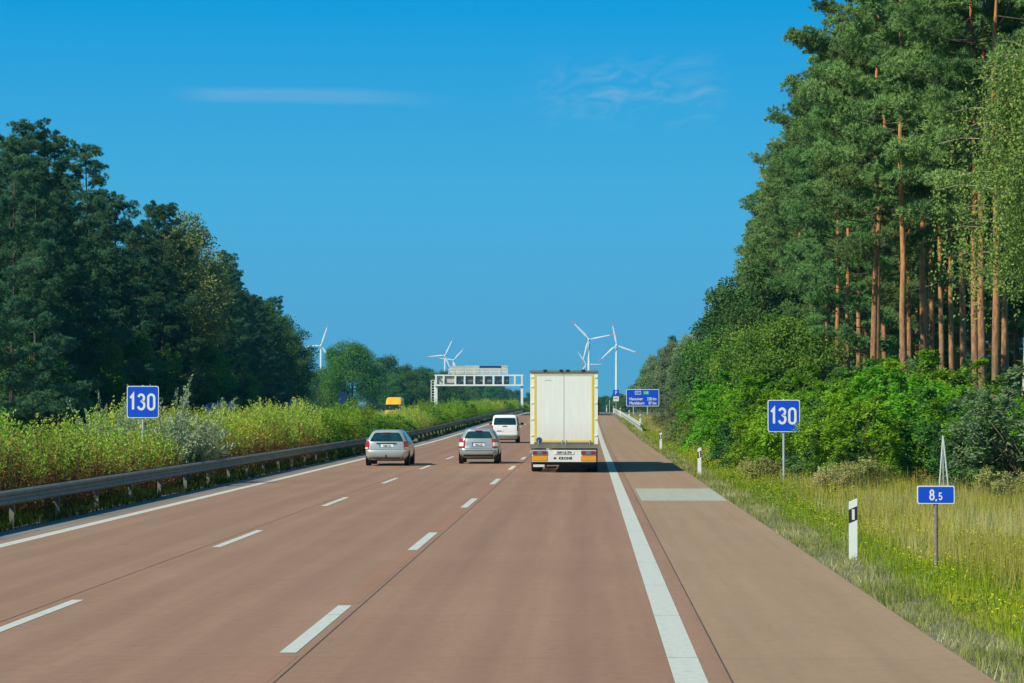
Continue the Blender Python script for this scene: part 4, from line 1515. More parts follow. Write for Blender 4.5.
def speed_sign(label, x, y, bottom, size, post_top_extra=0.02):
    t = thing('speed_sign', label, 'road sign', (x, y, gz(y)), 0.0)
    MB().tube([(0, 0.05, -0.2), (0, 0.05, bottom + size + post_top_extra)], 0.038, 10).build('post', M['galv_light'], t)
    h = size / 2
    pl = MB().rpanel(-h, h, bottom, bottom + size, size * 0.07, -0.012, 0.012).build('panel', M['white'], t)
    MB().rpanel(-h * 0.952, h * 0.952, bottom + h * 0.048, bottom + size - h * 0.048, size * 0.055, -0.015, -0.0125).build('blue_field', M['blue'], pl)
    digits('130', size * 0.50, size * 0.072, M['white'], pl, 0, bottom + h, -0.018)
    return t


speed_sign('blue square 130 sign on a thin post before the bright bushes', wx(783, 78.7), 78.7, 1.66, 1.0)
speed_sign('blue square 130 sign standing in the median hedge', wx(141, 76), 76, EYE - 13 * 76 / F_PX, 0.97)

# kilometre sign
kt = thing('kilometre_sign', 'small blue kilometre sign reading 8,5 on a rusty post in the grass', 'road sign', (wx(933.5, 37.7), 37.7, 0))
MB().tube([(0.005, 0.03, -0.2), (0.005, 0.03, 1.22)], 0.032, 10).build('post', M['rustpost'], kt)
kp = MB().rpanel(-0.278, 0.278, 1.03, 1.30, 0.025, -0.008, 0.008).build('panel', M['white'], kt)
MB().rpanel(-0.262, 0.262, 1.046, 1.284, 0.018, -0.011, -0.0085).build('blue_field', M['blue'], kp)
digits('8', 0.15, 0.024, M['white'], kp, -0.055, 1.165, -0.0125)
digits(',', 0.15, 0.022, M['white'], kp, 0.012, 1.163, -0.0125)
digits('5', 0.105, 0.018, M['white'], kp, 0.070, 1.143, -0.0125)

# distance sign
yd = 380.0
zb = wz(406.3, yd)
zt = wz(389.2, yd)
xl, xr = wx(626, yd), wx(659, yd)
dt = thing('distance_sign', 'large blue motorway distance sign on two posts by the pale trees', 'road sign', ((xl + xr) / 2, yd, gz(yd)))
W2 = (xr - xl) / 2
b0, b1 = zb - gz(yd), zt - gz(yd)
for s in (-0.55, 0.30):
    MB().tube([(s * W2, 0.1, -0.3), (s * W2, 0.1, b1 - 0.1)], 0.09, 10).build('post', M['galv_light'], dt)
dp = MB().rpanel(-W2, W2, b0, b1, 0.18, -0.03, 0.03).build('panel', M['white'], dt)
MB().rpanel(-W2 + 0.08, W2 - 0.08, b0 + 0.08, b1 - 0.08, 0.12, -0.036, -0.031).build('blue_field', M['blue'], dp)
text_mesh('Hannover', 0.62, 'lettering', M['white'], dp, (-W2 * 0.80, -0.045, b0 + 1.10), 0.82, 0.012, 'LEFT')
text_mesh('228 km', 0.62, 'lettering', M['white'], dp, (W2 * 0.84, -0.045, b0 + 1.10), 0.76, 0.012, 'RIGHT')
text_mesh('Magdeburg', 0.62, 'lettering', M['white'], dp, (-W2 * 0.80, -0.045, b0 + 0.47), 0.82, 0.012, 'LEFT')
text_mesh('87 km', 0.62, 'lettering', M['white'], dp, (W2 * 0.84, -0.045, b0 + 0.47), 0.76, 0.012, 'RIGHT')
eb = MB().rpanel(0.10, 1.0, b1 - 0.82, b1 - 0.26, 0.06, -0.046, -0.040).build('route_badge', M['green_e'], dp)
text_mesh('E 30', 0.42, 'lettering', M['white'], dp, (0.55, -0.05, b1 - 0.54), 0.75, 0.006)
MB().rpanel(-1.15, -0.25, b1 - 0.82, b1 - 0.26, 0.1, -0.044, -0.038).build('badge_border', M['white'], dp)
MB().rpanel(-1.08, -0.32, b1 - 0.75, b1 - 0.33, 0.07, -0.050, -0.0445).build('route_badge', M['blue'], dp)
text_mesh('A 2', 0.42, 'lettering', M['white'], dp, (-0.70, -0.055, b1 - 0.54), 0.75, 0.006)

# parking sign
yp = 387.0
pt = thing('parking_sign', 'blue parking sign with a white plate below on a tall post', 'road sign', (wx(616, yp), yp, gz(yp)))
zb2 = lambda r: wz(r, yp) - gz(yp)
MB().tube([(0, 0.08, -0.2), (0, 0.08, zb2(390))], 0.05, 8).build('post', M['galv_light'], pt)
pp = MB().rpanel(-0.47, 0.47, zb2(396), zb2(390.0), 0.06, -0.02, 0.02).build('panel', M['blue'], pt)
text_mesh('P', 0.78, 'lettering', M['white'], pp, (0, -0.026, zb2(393)), 0.85, 0.012)
lp = MB().rpanel(-0.42, 0.42, zb2(401.2), zb2(396.4), 0.04, -0.02, 0.02).build('lower_plate', M['white'], pt)
text_mesh('WC', 0.4, 'lettering', M['navy'], lp, (0, -0.026, zb2(398.5)), 0.8, 0.006)


# delineator posts
def make_delineator(label):
    t = thing('delineator_post', label, 'delineator post', (0, 0, 0), 0, 'delineator posts along the right verge')
    h, w = 0.98, 0.065
    body = MB().prism([(-w, -0.1), (w, -0.1), (w, h), (-w, h - 0.06)], -0.028, 0.05).build('body', M['white'], t)
    MB().prism([(-w - 0.002, 0.58), (w + 0.002, 0.64), (w + 0.002, 0.86), (-w - 0.002, 0.80)], -0.032, 0.054).build('black_band', M['black'], t)
    MB().rpanel(-0.022, 0.022, 0.635, 0.805, 0.008, -0.038, -0.0325).build('reflector', M['plate'], t)
    return t


DP = Kit(make_delineator('nearest white delineator post, left of the kilometre sign'))
for px, y, lab in [(851.5, 41.2, None), (699, 91, 'second white delineator post, left of the verge speed sign'), (660.5, 141, 'third white delineator post, before the right guard rail'), (640, 241, 'white delineator post at the near end of the right guard rail'),
                   (629, 291, 'white delineator post under the distance sign'), (620, 341, 'white delineator post right of the parking sign foot'), (613.5, 396, 'white delineator post left of the parking sign foot'), (606.5, 441, 'farthest white delineator post on the crest by the truck')]:
    DP.place((wx(px, y), y, gz(y) + (0.25 if y > 200 else 0)), 0, (1, 1, 1) if y < 200 else (1.15, 1, 1.05), lab)
mt = tag(MB().tube([(0, 0, 0), (0, 0, 2.2)], 0.06, 8).build('marker_pole', M['galv_light']), 'thin grey pole on the far crest left of the parking sign', 'pole')
mt.location = (wx(609.5, 430), 430, gz(430))

# blue board half hidden behind the hedge
yb_ = 330
bb = thing('blue_board', 'dark blue board half hidden behind the median hedge', 'sign', (wx(342, yb_), yb_, gz(yb_)))
MB().tube([(0, 0.05, 0), (0, 0.05, 3.0)], 0.05, 8).build('post', M['galv'], bb)
MB().rpanel(-0.45, 0.45, 1.7, wz(392.5, yb_) - gz(yb_), 0.05, -0.02, 0.02).build('panel', M['navy'], bb)

# sign gantry over the oncoming lanes
yg = 470.0
g0 = gz(yg)
gt_ = thing('sign_gantry', 'white steel sign gantry spanning the oncoming lanes', 'gantry', (0, yg, g0))
xl, xr = wx(436, yg), wx(522, yg)
zt, zb = wz(374.6, yg) - g0, wz(386, yg) - g0
MB().box(xl - 0.25, xl + 0.25, -0.35, 0.35, -0.3, zb).build('leg', M['gantry'], gt_)
MB().box(xr - 0.22, xr + 0.22, -0.35, 0.35, -0.3, zb).build('leg', M['gantry'], gt_)
fb = MB()
for y0, y1 in ((-0.65, -0.35), (0.35, 0.65)):
    fb.box(xl - 0.25, xr + 0.25, y0, y1, zt - 0.26, zt)
    fb.box(xl - 0.25, xr + 0.25, y0, y1, zb, zb + 0.30)
    for p in (436, 443.6, 455.4, 464.6, 474.3, 483.8, 493.4, 503, 514.8, 522):
        xx = wx(p, yg)
        fb.box(xx - 0.15, xx + 0.15, y0 + 0.004, y1 - 0.004, zb + 0.30, zt - 0.26)
for p in (436, 455.4, 474.3, 493.4, 522):
    xx = wx(p, yg)
    fb.box(xx - 0.12, xx + 0.12, -0.35, 0.35, zt - 0.24, zt - 0.04)
    fb.box(xx - 0.12, xx + 0.12, -0.35, 0.35, zb + 0.05, zb + 0.25)
fb.build('beam_frame', M['gantry'], gt_)
ld = MB()
lx = wx(432.8, yg)
zl = wz(380, yg) - g0
for e in (-0.32, 0.32):
    ld.box(lx + e - 0.06, lx + e + 0.06, -0.2, 0.2, 0, zl)
for z in np.arange(0.4, zl, 0.5):
    ld.box(lx - 0.26, lx + 0.26, -0.05, 0.05, z, z + 0.08)
ld.build('ladder', M['gantry'], gt_)
for a, b in ((456.6, 463.6), (466, 473), (475.6, 482.6), (485.2, 492), (494.8, 501.8), (504, 509)):
    MB().box(wx(a, yg), wx(b, yg), 0.70, 0.95, zb + 0.2, zt - 0.3).build('sign_back', M['dark_panel'], gt_)
for a, b in ((437.5, 442.8), (445, 454.5)):
    MB().box(wx(a, yg), wx(b, yg), 0.70, 0.9, zb + 0.35, zt - 0.4).build('sign_back', M['grey_panel'], gt_)
zp = wz(366.5, yg) - g0
for a, b, hh, mm in ((449, 455, 0.0, 'grey_panel'), (455.3, 464, 0.12, 'grey_panel'), (464.3, 479, 0.2, 'grey_panel'), (479.5, 501, -0.28, 'grey_panel'), (501.5, 507.5, 0.25, 'grey_panel')):
    MB().box(wx(a, yg), wx(b, yg), 0.5, 0.7, zt + 0.14, zp + hh).build('upper_sign_back', M[mm], gt_)
MB().box(wx(479.5, yg), wx(501, yg), 0.52, 0.72, zp - 0.27, zp + 0.12).build('upper_sign_trim', M['navy'], gt_)
hrail = MB()
for z in (zt + 0.55, zt + 1.05):
    hrail.box(wx(448.5, yg), wx(508, yg), -0.68, -0.60, z, z + 0.07)
for p in np.linspace(448.8, 507.6, 8):
    hrail.box(wx(p, yg) - 0.05, wx(p, yg) + 0.05, -0.68, -0.60, zt, zt + 1.12)
hrail.build('handrail', M['gantry'], gt_)


# ------------------------------------------------------------------ wind turbines
def turbine(hub, tips, radius_m, tip_up, label):
    rp = max(math.hypot(t[0] - hub[0], t[1] - hub[1]) for t in tips)
    y = radius_m * F_PX / rp
    x, z = wx(hub[0], y), wz(hub[1], y)
    g = -3.0
    t = thing('wind_turbine', label, 'wind turbine', (x, y, g), 0, 'wind turbines on the horizon')
    hz_ = z - g
    MB().tube([(0, 0, -1), (0, 0, hz_ * 0.5), (0, 0, hz_ - 1.2)], [2.3, 1.9, 1.5], 14).build('tower', M['turbine'], t)
    MB().tube([(0, -2.2, hz_), (0, 0, hz_ + 0.1), (0, 5.5, hz_), (0, 6.5, hz_)], [1.5, 1.9, 1.7, 0.9], 12).build('nacelle', M['turbine'], t)
    hub_o = MB().lathe([(0.05, -5.0), (0.9, -4.6), (1.5, -3.6), (1.5, -2.2)], 14, 'Y', (0, 0, hz_)).build('hub', M['turbine'], t)
    for tp in tips:
        a = math.atan2(-(tp[1] - hub[1]), tp[0] - hub[0])
        d = Vector((math.cos(a), 0, math.sin(a)))
        s = Vector((-d.z, 0, d.x))
        L = radius_m
        st = [(0.02, 0.75, 0.75), (0.10, 1.1, 0.6), (0.22, 1.75, 0.45), (0.45, 1.35, 0.30), (0.78, 0.85, 0.18)]
        st2 = [(0.78, 0.85, 0.18), (0.92, 0.55, 0.12), (1.0, 0.12, 0.05)]
        for q, (stn, nm, mm) in enumerate(((st, 'blade', 'turbine'), (st2, 'blade_tip', 'turbine_red' if tip_up else 'turbine'))):
            b = MB()
            vs = []
            for f, c, th in stn:
                p = Vector((0, -3.4, hz_)) + d * (1.0 + f * (L - 1.0))
                for k in range(8):
                    an = 2 * math.pi * k / 8
                    vs.append(p + s * (math.cos(an) * c * 0.8 - 0.25 * c) + Vector((0, 1, 0)) * math.sin(an) * th)
            m = len(stn)
            b.add(vs, [(i * 8 + k, i * 8 + (k + 1) % 8, (i + 1) * 8 + (k + 1) % 8, (i + 1) * 8 + k) for i in range(m - 1) for k in range(8)], True)
            b.add(vs[-8:], [tuple(range(8))])
            if q == 0:
                bl = b.build(nm, M[mm], t)
            else:
                b.build(nm, M[mm], bl)


turbine((320.5, 345.5), [(328, 322.5), (304, 347.5), (331, 358.5)], 35, True, 'wind turbine rising behind the trees next to the left forest')
turbine((445, 355.5), [(453.5, 337), (425, 357.2), (452, 372)], 33, True, 'left one of two overlapping wind turbines above the gantry')
turbine((453.5, 360.2), [(465, 347), (437, 358), (459, 376)], 32, True, 'right one of two overlapping wind turbines above the gantry')
turbine((589, 339.5), [(570.5, 320), (614, 334.3), (582, 365)], 36, True, 'tallest wind turbine rising over the truck')
turbine((616.5, 345.5), [(611.5, 321), (638, 353), (599.5, 361)], 35, True, 'wind turbine standing behind the parking sign')
turbine((586, 364.5), [(577.5, 351.5), (602, 364.3), (579, 378)], 33, False, 'smallest wind turbine half hidden behind the truck roof')


# ------------------------------------------------------------------ road vehicles
class Shell:
    """a car body as rings stacked in height; panels are cut from the same surface"""

    def __init__(self, keys):
        # keys: (z, rear y, front y, half width, corner radius, rear bulge)
        self.k = sorted(keys)

    def at(self, z):
        k = self.k
        for i in range(len(k) - 1):
            if z <= k[i + 1][0] or i == len(k) - 2:
                q = (z - k[i][0]) / max(1e-6, k[i + 1][0] - k[i][0])
                q = min(1, max(0, q))
                return [a + (b - a) * q for a, b in zip(k[i], k[i + 1])]

    def point(self, s, z):
        """s in 0..1 runs from the middle of the rear round the right side to the middle of the nose; negative is the left"""
        _, yr, yf, w, rc, bl = self.at(z)
        a = abs(s)
        rc = min(rc, w * 0.9, (yf - yr) * 0.45)
        if a < 0.2:
            x = (w - rc) * a / 0.2
            y = yr
        elif a < 0.3:
            t = (a - 0.2) / 0.1 * math.pi / 2
            x = w - rc + rc * math.sin(t)
            y = yr + rc - rc * math.cos(t)
        elif a < 0.75:
            x = w
            y = yr + rc + (yf - yr - 2 * rc) * (a - 0.3) / 0.45
        elif a < 0.83:
            t = (a - 0.75) / 0.08 * math.pi / 2
            x = w - rc + rc * math.cos(t)
            y = yf - rc + rc * math.sin(t)
        else:
            x = (w - rc) * (1 - (a - 0.83) / 0.17)
            y = yf
        y += bl * (x / w) ** 2 * (1 if a < 0.3 else 0.0) if a < 0.3 else (bl * max(0, 1 - (a - 0.3) / 0.15) if a < 0.45 else -bl * 2.2 * (x / w) ** 2 * max(0, min(1, (a - 0.6) / 0.15)))
        # slight barrel of the sides in plan
        if 0.3 <= a <= 0.75:
            x *= 1 - 0.035 * abs((a - 0.525) / 0.225) ** 3
        elif a > 0.75 or a < 0.3:
            x *= 0.965
        return Vector((x if s >= 0 else -x, y, z))

    S = [0, .05, .1, .15, .2, .22, .24, .26, .28, .3, .34, .38, .43, .48, .525, .57, .62, .67, .71, .75, .77, .79, .81, .83, .88, .94, 1.0]

    def body(self):
        b = MB()
        zs = []
        for i in range(len(self.k) - 1):
            a, c = self.k[i][0], self.k[i + 1][0]
            m = max(1, int((c - a) / 0.12))
            zs += [a + (c - a) * q / m for q in range(m)]
        zs.append(self.k[-1][0])
        ss = self.S + [-s for s in self.S[1:-1]][::-1]
        n = len(ss)
        vs = [self.point(s, z) for z in zs for s in ss]
        fs = [(i * n + k, i * n + (k + 1) % n, (i + 1) * n + (k + 1) % n, (i + 1) * n + k) for i in range(len(zs) - 1) for k in range(n)]
        b.add(vs, fs, True)
        b.add(vs[-n:], [tuple(range(n))], True)
        b.add(vs[:n], [tuple(range(n))[::-1]], False)
        return b

    def panel(self, s0, s1, z0, z1, off=0.006, ns=8, nz=6, taper=0.0, round_=0.0):
        """a patch of the surface lifted by off; taper narrows it towards the top"""
        vs = []
        for i in range(nz + 1):
            z = z0 + (z1 - z0) * i / nz
            q = taper * i / nz
            e = 0.0
            if round_ and (i == 0 or i == nz):
                e = round_
            a, b = s0 + (s1 - s0) * (q / 2 + e), s1 - (s1 - s0) * (q / 2 + e)
            for k in range(ns + 1):
                s = a + (b - a) * k / ns
                p = self.point(s, z)
                du = self.point(min(1, s + 0.004), z) - self.point(max(-1, s - 0.004), z)
                dv = self.point(s, z + 0.01) - self.point(s, z - 0.01)
                nrm = du.cross(dv)
                if nrm.length < 1e-9:
                    nrm = Vector((0, -1, 0))
                nrm.normalize()
                c = Vector((0, (self.at(z)[1] + self.at(z)[2]) / 2, z))
                if nrm.dot(p - c) < 0:
                    nrm = -nrm
                vs.append(p + nrm * off)
        fs = [(i * (ns + 1) + k, i * (ns + 1) + k + 1, (i + 1) * (ns + 1) + k + 1, (i + 1) * (ns + 1) + k) for i in range(nz) for k in range(ns)]
        return MB().add(vs, fs, True)


def add_wheels(t, half, ys, r=0.32, wd=0.20, rim=0.62, inset=0.0):
    for y in ys:
        for s in (-1, 1):
            xo = s * (half - inset)
            prof = [(r * rim, 0.0), (r * 0.93, 0.0), (r, 0.03), (r, wd - 0.03), (r * 0.93, wd), (r * rim, wd)]
            w = MB().lathe(prof, 24, 'X').build('wheel', M['rubber'], t, loc=(xo - (wd if s > 0 else 0), y, r))
            face = wd - 0.015 if s > 0 else 0.015
            MB().lathe([(0.02, face + s * 0.01), (r * 0.25, face + s * 0.01), (r * 0.3, face - s * 0.03), (r * rim, face)], 20, 'X').build('rim', M['galv'], w)


def arches(t, half, ys, r):
    for y in ys:
        for s in (-1, 1):
            b = MB().lathe([(0.01, 0), (r * 1.17, 0), (r * 1.17, 0.004)], 24, 'X', (0, 0, 0))
            b.build('wheel_arch', M['black'], t, loc=(s * (half + 0.004), y, r * 1.02))


def mirrors(t, mat, x, y, z, sz=1.0):
    for s in (-1, 1):
        b = MB().tube([(s * (x - 0.06), y + 0.04, z - 0.05), (s * (x + 0.06), y, z - 0.02)], 0.022, 6)
        b.rpanel(s * (x + 0.08) - 0.075 * sz, s * (x + 0.08) + 0.075 * sz, z - 0.055 * sz, z + 0.065 * sz, 0.04, y - 0.05, y + 0.07)
        b.build('mirror', mat, t)


def estate_car(x, y):
    t = thing('estate_car', 'silver estate car in the left lane beside the guard rail', 'car', (x, y, gz(y)), 0.0)
    sh = Shell([(0.24, 0.30, 4.30, 0.74, 0.20, 0.05), (0.30, 0.08, 4.55, 0.83, 0.22, 0.06), (0.42, 0.02, 4.66, 0.885, 0.24, 0.07), (0.60, 0.00, 4.66, 0.90, 0.24, 0.07), (0.655, 0.03, 4.62, 0.90, 0.22, 0.07),
                (0.675, 0.085, 4.58, 0.90, 0.20, 0.05), (0.80, 0.10, 4.46, 0.905, 0.20, 0.05), (0.94, 0.13, 3.60, 0.885, 0.20, 0.05), (1.00, 0.15, 3.38, 0.865, 0.19, 0.05), (1.20, 0.30, 3.00, 0.76, 0.19, 0.05),
                (1.36, 0.42, 2.68, 0.665, 0.19, 0.05), (1.42, 0.46, 2.50, 0.61, 0.2, 0.05), (1.46, 0.62, 2.25, 0.53, 0.2, 0.04), (1.475, 0.80, 2.0, 0.40, 0.2, 0.03)])
    sh.body().build('body', M['silver'], t, sharp=50)
    sh.panel(-0.218, 0.218, 1.00, 1.36, 0.008, 14, 8, 0.02, 0.025).build('rear_window', M['glass'], t)
    sh.panel(0.33, 0.50, 1.01, 1.35, 0.006, 8, 6).build('side_window', M['glass'], t)
    sh.panel(0.505, 0.66, 1.01, 1.35, 0.006, 8, 6).build('side_window', M['glass'], t)
    sh.panel(-0.50, -0.33, 1.01, 1.35, 0.006, 8, 6).build('side_window', M['glass'], t)
    sh.panel(-0.66, -0.505, 1.01, 1.35, 0.006, 8, 6).build('side_window', M['glass'], t)
    sh.panel(0.80, 1.0, 0.98, 1.38, 0.006, 6, 6).build('windscreen', M['glass'], t)
    sh.panel(-1.0, -0.80, 0.98, 1.38, 0.006, 6, 6).build('windscreen', M['glass'], t)
    for a, b in ((0.212, 0.305), (-0.305, -0.212)):
        l = sh.panel(a, b, 0.68, 1.0, 0.018, 8, 5).build('tail_light', M['red'], t)
        sh.panel(a + 0.012, b - 0.012, 0.70, 0.765, 0.022, 8, 2).build('indicator', M['lamp_clear'], l)
    sh.panel(-0.125, 0.125, 0.905, 0.945, 0.03, 6, 2).build('plate_trim', M['black'], t)
    sh.panel(-0.19, 0.19, 0.668, 0.678, 0.004, 8, 1).build('gap_line', M['black'], t)
    b = sh.panel(-0.085, 0.085, 0.775, 0.885, 0.012, 4, 2).build('licence_plate', M['plate'], t)
    sh.panel(-0.085, -0.070, 0.776, 0.884, 0.015, 1, 1).build('plate_stripe', M['blue'], b)
    text_mesh('B MK 418', 0.10, 'lettering', M['black'], b, (0.02, 0.07, 0.83), 0.72, 0.002)
    sh.panel(-0.27, 0.27, 0.30, 0.345, 0.006, 12, 2).build('bumper_lower_edge', M['black'], t)
    MB().tube([(0, 0.2, 0.36), (0, -0.10, 0.36), (0, -0.12, 0.44)], 0.025, 8).lathe([(0.001, 0.47), (0.03, 0.455), (0.03, 0.425), (0.001, 0.41)], 10, 'Z', (0, -0.12, 0)).build('tow_bar', M['black'], t)
    for s in (-1, 1):
        MB().tube([(s * 0.57, 0.65, 1.44), (s * 0.58, 0.75, 1.49), (s * 0.58, 2.2, 1.51), (s * 0.56, 2.45, 1.46)], 0.016, 6).build('roof_rail', M['galv'], t)
    MB().rpanel(-0.16, 0.16, 1.355, 1.375, 0.008, 0.38, 0.41).build('brake_light', M['red'], t)
    MB().box(-0.62, 0.62, 0.5, 4.2, 0.20, 0.30).build('underbody', M['black'], t)
    add_wheels(t, 0.90, (0.98, 3.72), 0.315, 0.21)
    arches(t, 0.885, (0.98, 3.72), 0.315)
    mirrors(t, M['dark_panel'], 0.93, 3.05, 1.02)
    return t


def hatch_car(x, y):
    t = thing('compact_car', 'grey silver compact car in the middle lane behind the white van', 'car', (x, y, gz(y)), 0.0)
    sh = Shell([(0.25, 0.28, 3.80, 0.70, 0.20, 0.05), (0.32, 0.06, 4.0, 0.79, 0.24, 0.07), (0.44, 0.00, 4.08, 0.845, 0.26, 0.08), (0.60, 0.00, 4.08, 0.855, 0.26, 0.08), (0.64, 0.04, 4.04, 0.855, 0.24, 0.08),
                (0.66, 0.075, 4.02, 0.855, 0.24, 0.06), (0.85, 0.09, 3.85, 0.85, 0.24, 0.06), (1.02, 0.13, 3.05, 0.82, 0.23, 0.06), (1.10, 0.18, 2.90, 0.79, 0.22, 0.06), (1.25, 0.30, 2.60, 0.71, 0.2, 0.05),
                (1.39, 0.42, 2.32, 0.635, 0.2, 0.05), (1.45, 0.44, 2.2, 0.59, 0.2, 0.05), (1.485, 0.60, 1.95, 0.50, 0.2, 0.04), (1.50, 0.80, 1.7, 0.36, 0.2, 0.03)])
    sh.body().build('body', M['silver_dark'], t, sharp=50)
    w = sh.panel(-0.215, 0.215, 1.085, 1.375, 0.008, 14, 8, 0.04, 0.03).build('rear_window', M['glass'], t)
    for a, b in ((0.34, 0.50), (0.505, 0.66), (-0.50, -0.34), (-0.66, -0.505)):
        sh.panel(a, b, 1.08, 1.38, 0.006, 8, 6).build('side_window', M['glass'], t)
    sh.panel(0.80, 1.0, 1.02, 1.40, 0.006, 6, 6).build('windscreen', M['glass'], t)
    sh.panel(-1.0, -0.80, 1.02, 1.40, 0.006, 6, 6).build('windscreen', M['glass'], t)
    for a, b in ((0.198, 0.30), (-0.30, -0.198)):
        l = sh.panel(a, b, 0.68, 1.06, 0.018, 8, 6).build('tail_light', M['red'], t)
        sh.panel(a + 0.006, b - 0.012, 0.745, 0.905, 0.024, 8, 3).build('reversing_light', M['lamp_clear'], l)
    b = sh.panel(-0.09, 0.09, 0.755, 0.87, 0.012, 4, 2).build('licence_plate', M['plate'], t)
    sh.panel(-0.09, -0.075, 0.756, 0.869, 0.015, 1, 1).build('plate_stripe', M['blue'], b)
    text_mesh('PM AL 273', 0.10, 'lettering', M['black'], b, (0.02, 0.055, 0.812), 0.68, 0.002)
    sh.panel(-0.10, 0.10, 0.885, 0.905, 0.02, 4, 1).build('tailgate_handle', M['black'], t)
    sh.panel(-0.19, 0.19, 0.652, 0.662, 0.004, 8, 1).build('gap_line', M['black'], t)
    sh.panel(-0.26, 0.26, 0.32, 0.40, 0.006, 12, 2).build('bumper_lower_edge', M['black'], t)
    sh.panel(-0.24, 0.24, 0.555, 0.60, 0.012, 12, 2).build('bumper_strip', M['dark_panel'], t)
    MB().rpanel(-0.15, 0.15, 1.385, 1.425, 0.012, 0.34, 0.40).build('spoiler_light', M['red'], t)
    MB().box(-0.60, 0.60, 0.4, 3.7, 0.20, 0.32).build('underbody', M['black'], t)
    for s in (-1, 1):
        MB().tube([(s * 0.55, 0.65, 1.475), (s * 0.55, 2.0, 1.515)], 0.014, 6).build('roof_rail', M['galv'], t)
    add_wheels(t, 0.85, (0.70, 3.25), 0.305, 0.20)
    arches(t, 0.835, (0.70, 3.25), 0.305)
    mirrors(t, M['dark_panel'], 0.89, 2.60, 1.10)
    return t


def white_van(x, y):
    t = thing('van', 'white van in the middle lane ahead of the compact car', 'van', (x, y, gz(y)), 0.0)
    sh = Shell([(0.28, 0.2, 4.6, 0.80, 0.12, 0.03), (0.34, 0.02, 4.8, 0.90, 0.13, 0.03), (0.52, 0.0, 4.86, 0.945, 0.13, 0.03), (0.60, 0.03, 4.86, 0.95, 0.11, 0.02), (1.0, 0.05, 4.80, 0.95, 0.11, 0.02), (1.12, 0.06, 4.35, 0.945, 0.11, 0.02), (1.26, 0.09, 4.0, 0.935, 0.11, 0.02),
                (1.78, 0.19, 3.35, 0.855, 0.12, 0.02), (1.90, 0.23, 3.1, 0.81, 0.14, 0.02), (1.955, 0.33, 2.9, 0.73, 0.14, 0.02), (1.975, 0.5, 2.6, 0.6, 0.14, 0.02)])
    sh.body().build('body', M['van_white'], t, sharp=50)
    sh.panel(-0.20, 0.20, 1.28, 1.77, 0.008, 12, 6, 0.0, 0.02).build('rear_window', M['glass'], t)
    for a, b in ((0.32, 0.47), (0.475, 0.60), (0.61, 0.70), (-0.47, -0.32), (-0.60, -0.475), (-0.70, -0.61)):
        sh.panel(a, b, 1.26, 1.74, 0.006, 8, 6).build('side_window', M['glass'], t)
    sh.panel(0.80, 1.0, 1.2, 1.8, 0.006, 6, 6).build('windscreen', M['glass'], t)
    sh.panel(-1.0, -0.80, 1.2, 1.8, 0.006, 6, 6).build('windscreen', M['glass'], t)
    for a, b in ((0.215, 0.30), (-0.30, -0.215)):
        sh.panel(a, b, 0.86, 1.24, 0.012, 6, 5).build('tail_light', M['red'], t)
    b = sh.panel(-0.165, -0.02, 0.80, 0.90, 0.012, 4, 2).build('licence_plate', M['plate'], t)
    text_mesh('HVL 356', 0.11, 'lettering', M['black'], b, (-0.39, 0.028, 0.85), 0.75, 0.003)
    sh.panel(-0.04, 0.04, 1.15, 1.20, 0.02, 4, 2).build('tailgate_handle', M['black'], t)
    sh.panel(-0.29, 0.29, 0.36, 0.55, 0.02, 12, 3).build('rear_bumper', M['dark_panel'], t)
    sh.panel(-0.205, 0.205, 0.585, 0.60, 0.003, 10, 1).build('gap_line', M['black'], t)
    MB().tube([(0.0, 0.08, 1.27), (0.05, 0.09, 1.33), (0.42, 0.11, 1.40)], 0.012, 6).build('wiper', M['black'], t)
    MB().box(-0.7, 0.7, 0.4, 4.4, 0.22, 0.33).build('underbody', M['black'], t)
    add_wheels(t, 0.94, (0.95, 3.95), 0.33, 0.23)
    arches(t, 0.925, (0.95, 3.95), 0.33)
    mirrors(t, M['black'], 1.02, 3.5, 1.33, 1.35)
    return t


def oncoming_van(name, label, x, y, H, paint, two_tone=None):
    """high-roofed van coming towards the camera: nose at -y"""
    t = thing(name, label, 'van', (x, y, gz(y)), math.pi)
    k = H / 2.6
    sh = Shell([(0.30, 0.1, 5.2, 0.85, 0.15, 0.02), (0.5, 0.0, 5.4, 0.95, 0.16, 0.02), (1.05, 0.0, 5.3, 0.98, 0.16, 0.02), (1.25, 0.02, 4.8, 0.98, 0.16, 0.02), (1.95, 0.04, 4.15, 0.95, 0.18, 0.02), (2.25 * k, 0.06, 3.8, 0.92, 0.2, 0.02), (2.5 * k, 0.10, 3.4, 0.86, 0.22, 0.02), (2.6 * k, 0.3, 3.0, 0.7, 0.2, 0.02)])
    sh.body().build('body', paint, t, sharp=50)
    sh.panel(0.77, 1.0, 1.30, 1.95, 0.008, 8, 6).build('windscreen', M['glass'], t)
    sh.panel(-1.0, -0.77, 1.30, 1.95, 0.008, 8, 6).build('windscreen', M['glass'], t)
    for a, b in ((0.60, 0.70), (-0.70, -0.60)):
        sh.panel(a, b, 1.30, 1.90, 0.006, 6, 6).build('side_window', M['glass'], t)
    for a, b in ((0.84, 0.93), (-0.93, -0.84)):
        sh.panel(a, b, 0.72, 0.95, 0.012, 5, 4).build('headlight', M['lamp_clear'], t)
    sh.panel(0.93, 1.0, 0.70, 0.92, 0.01, 4, 3).build('grille', M['black'], t)
    sh.panel(-1.0, -0.93, 0.70, 0.92, 0.01, 4, 3).build('grille', M['black'], t)
    add_wheels(t, 0.97, (1.0, 4.4), 0.34, 0.22)
    arches(t, 0.955, (1.0, 4.4), 0.34)
    mirrors(t, M['black'], 1.05, 4.1, 1.45, 1.4)
    return t


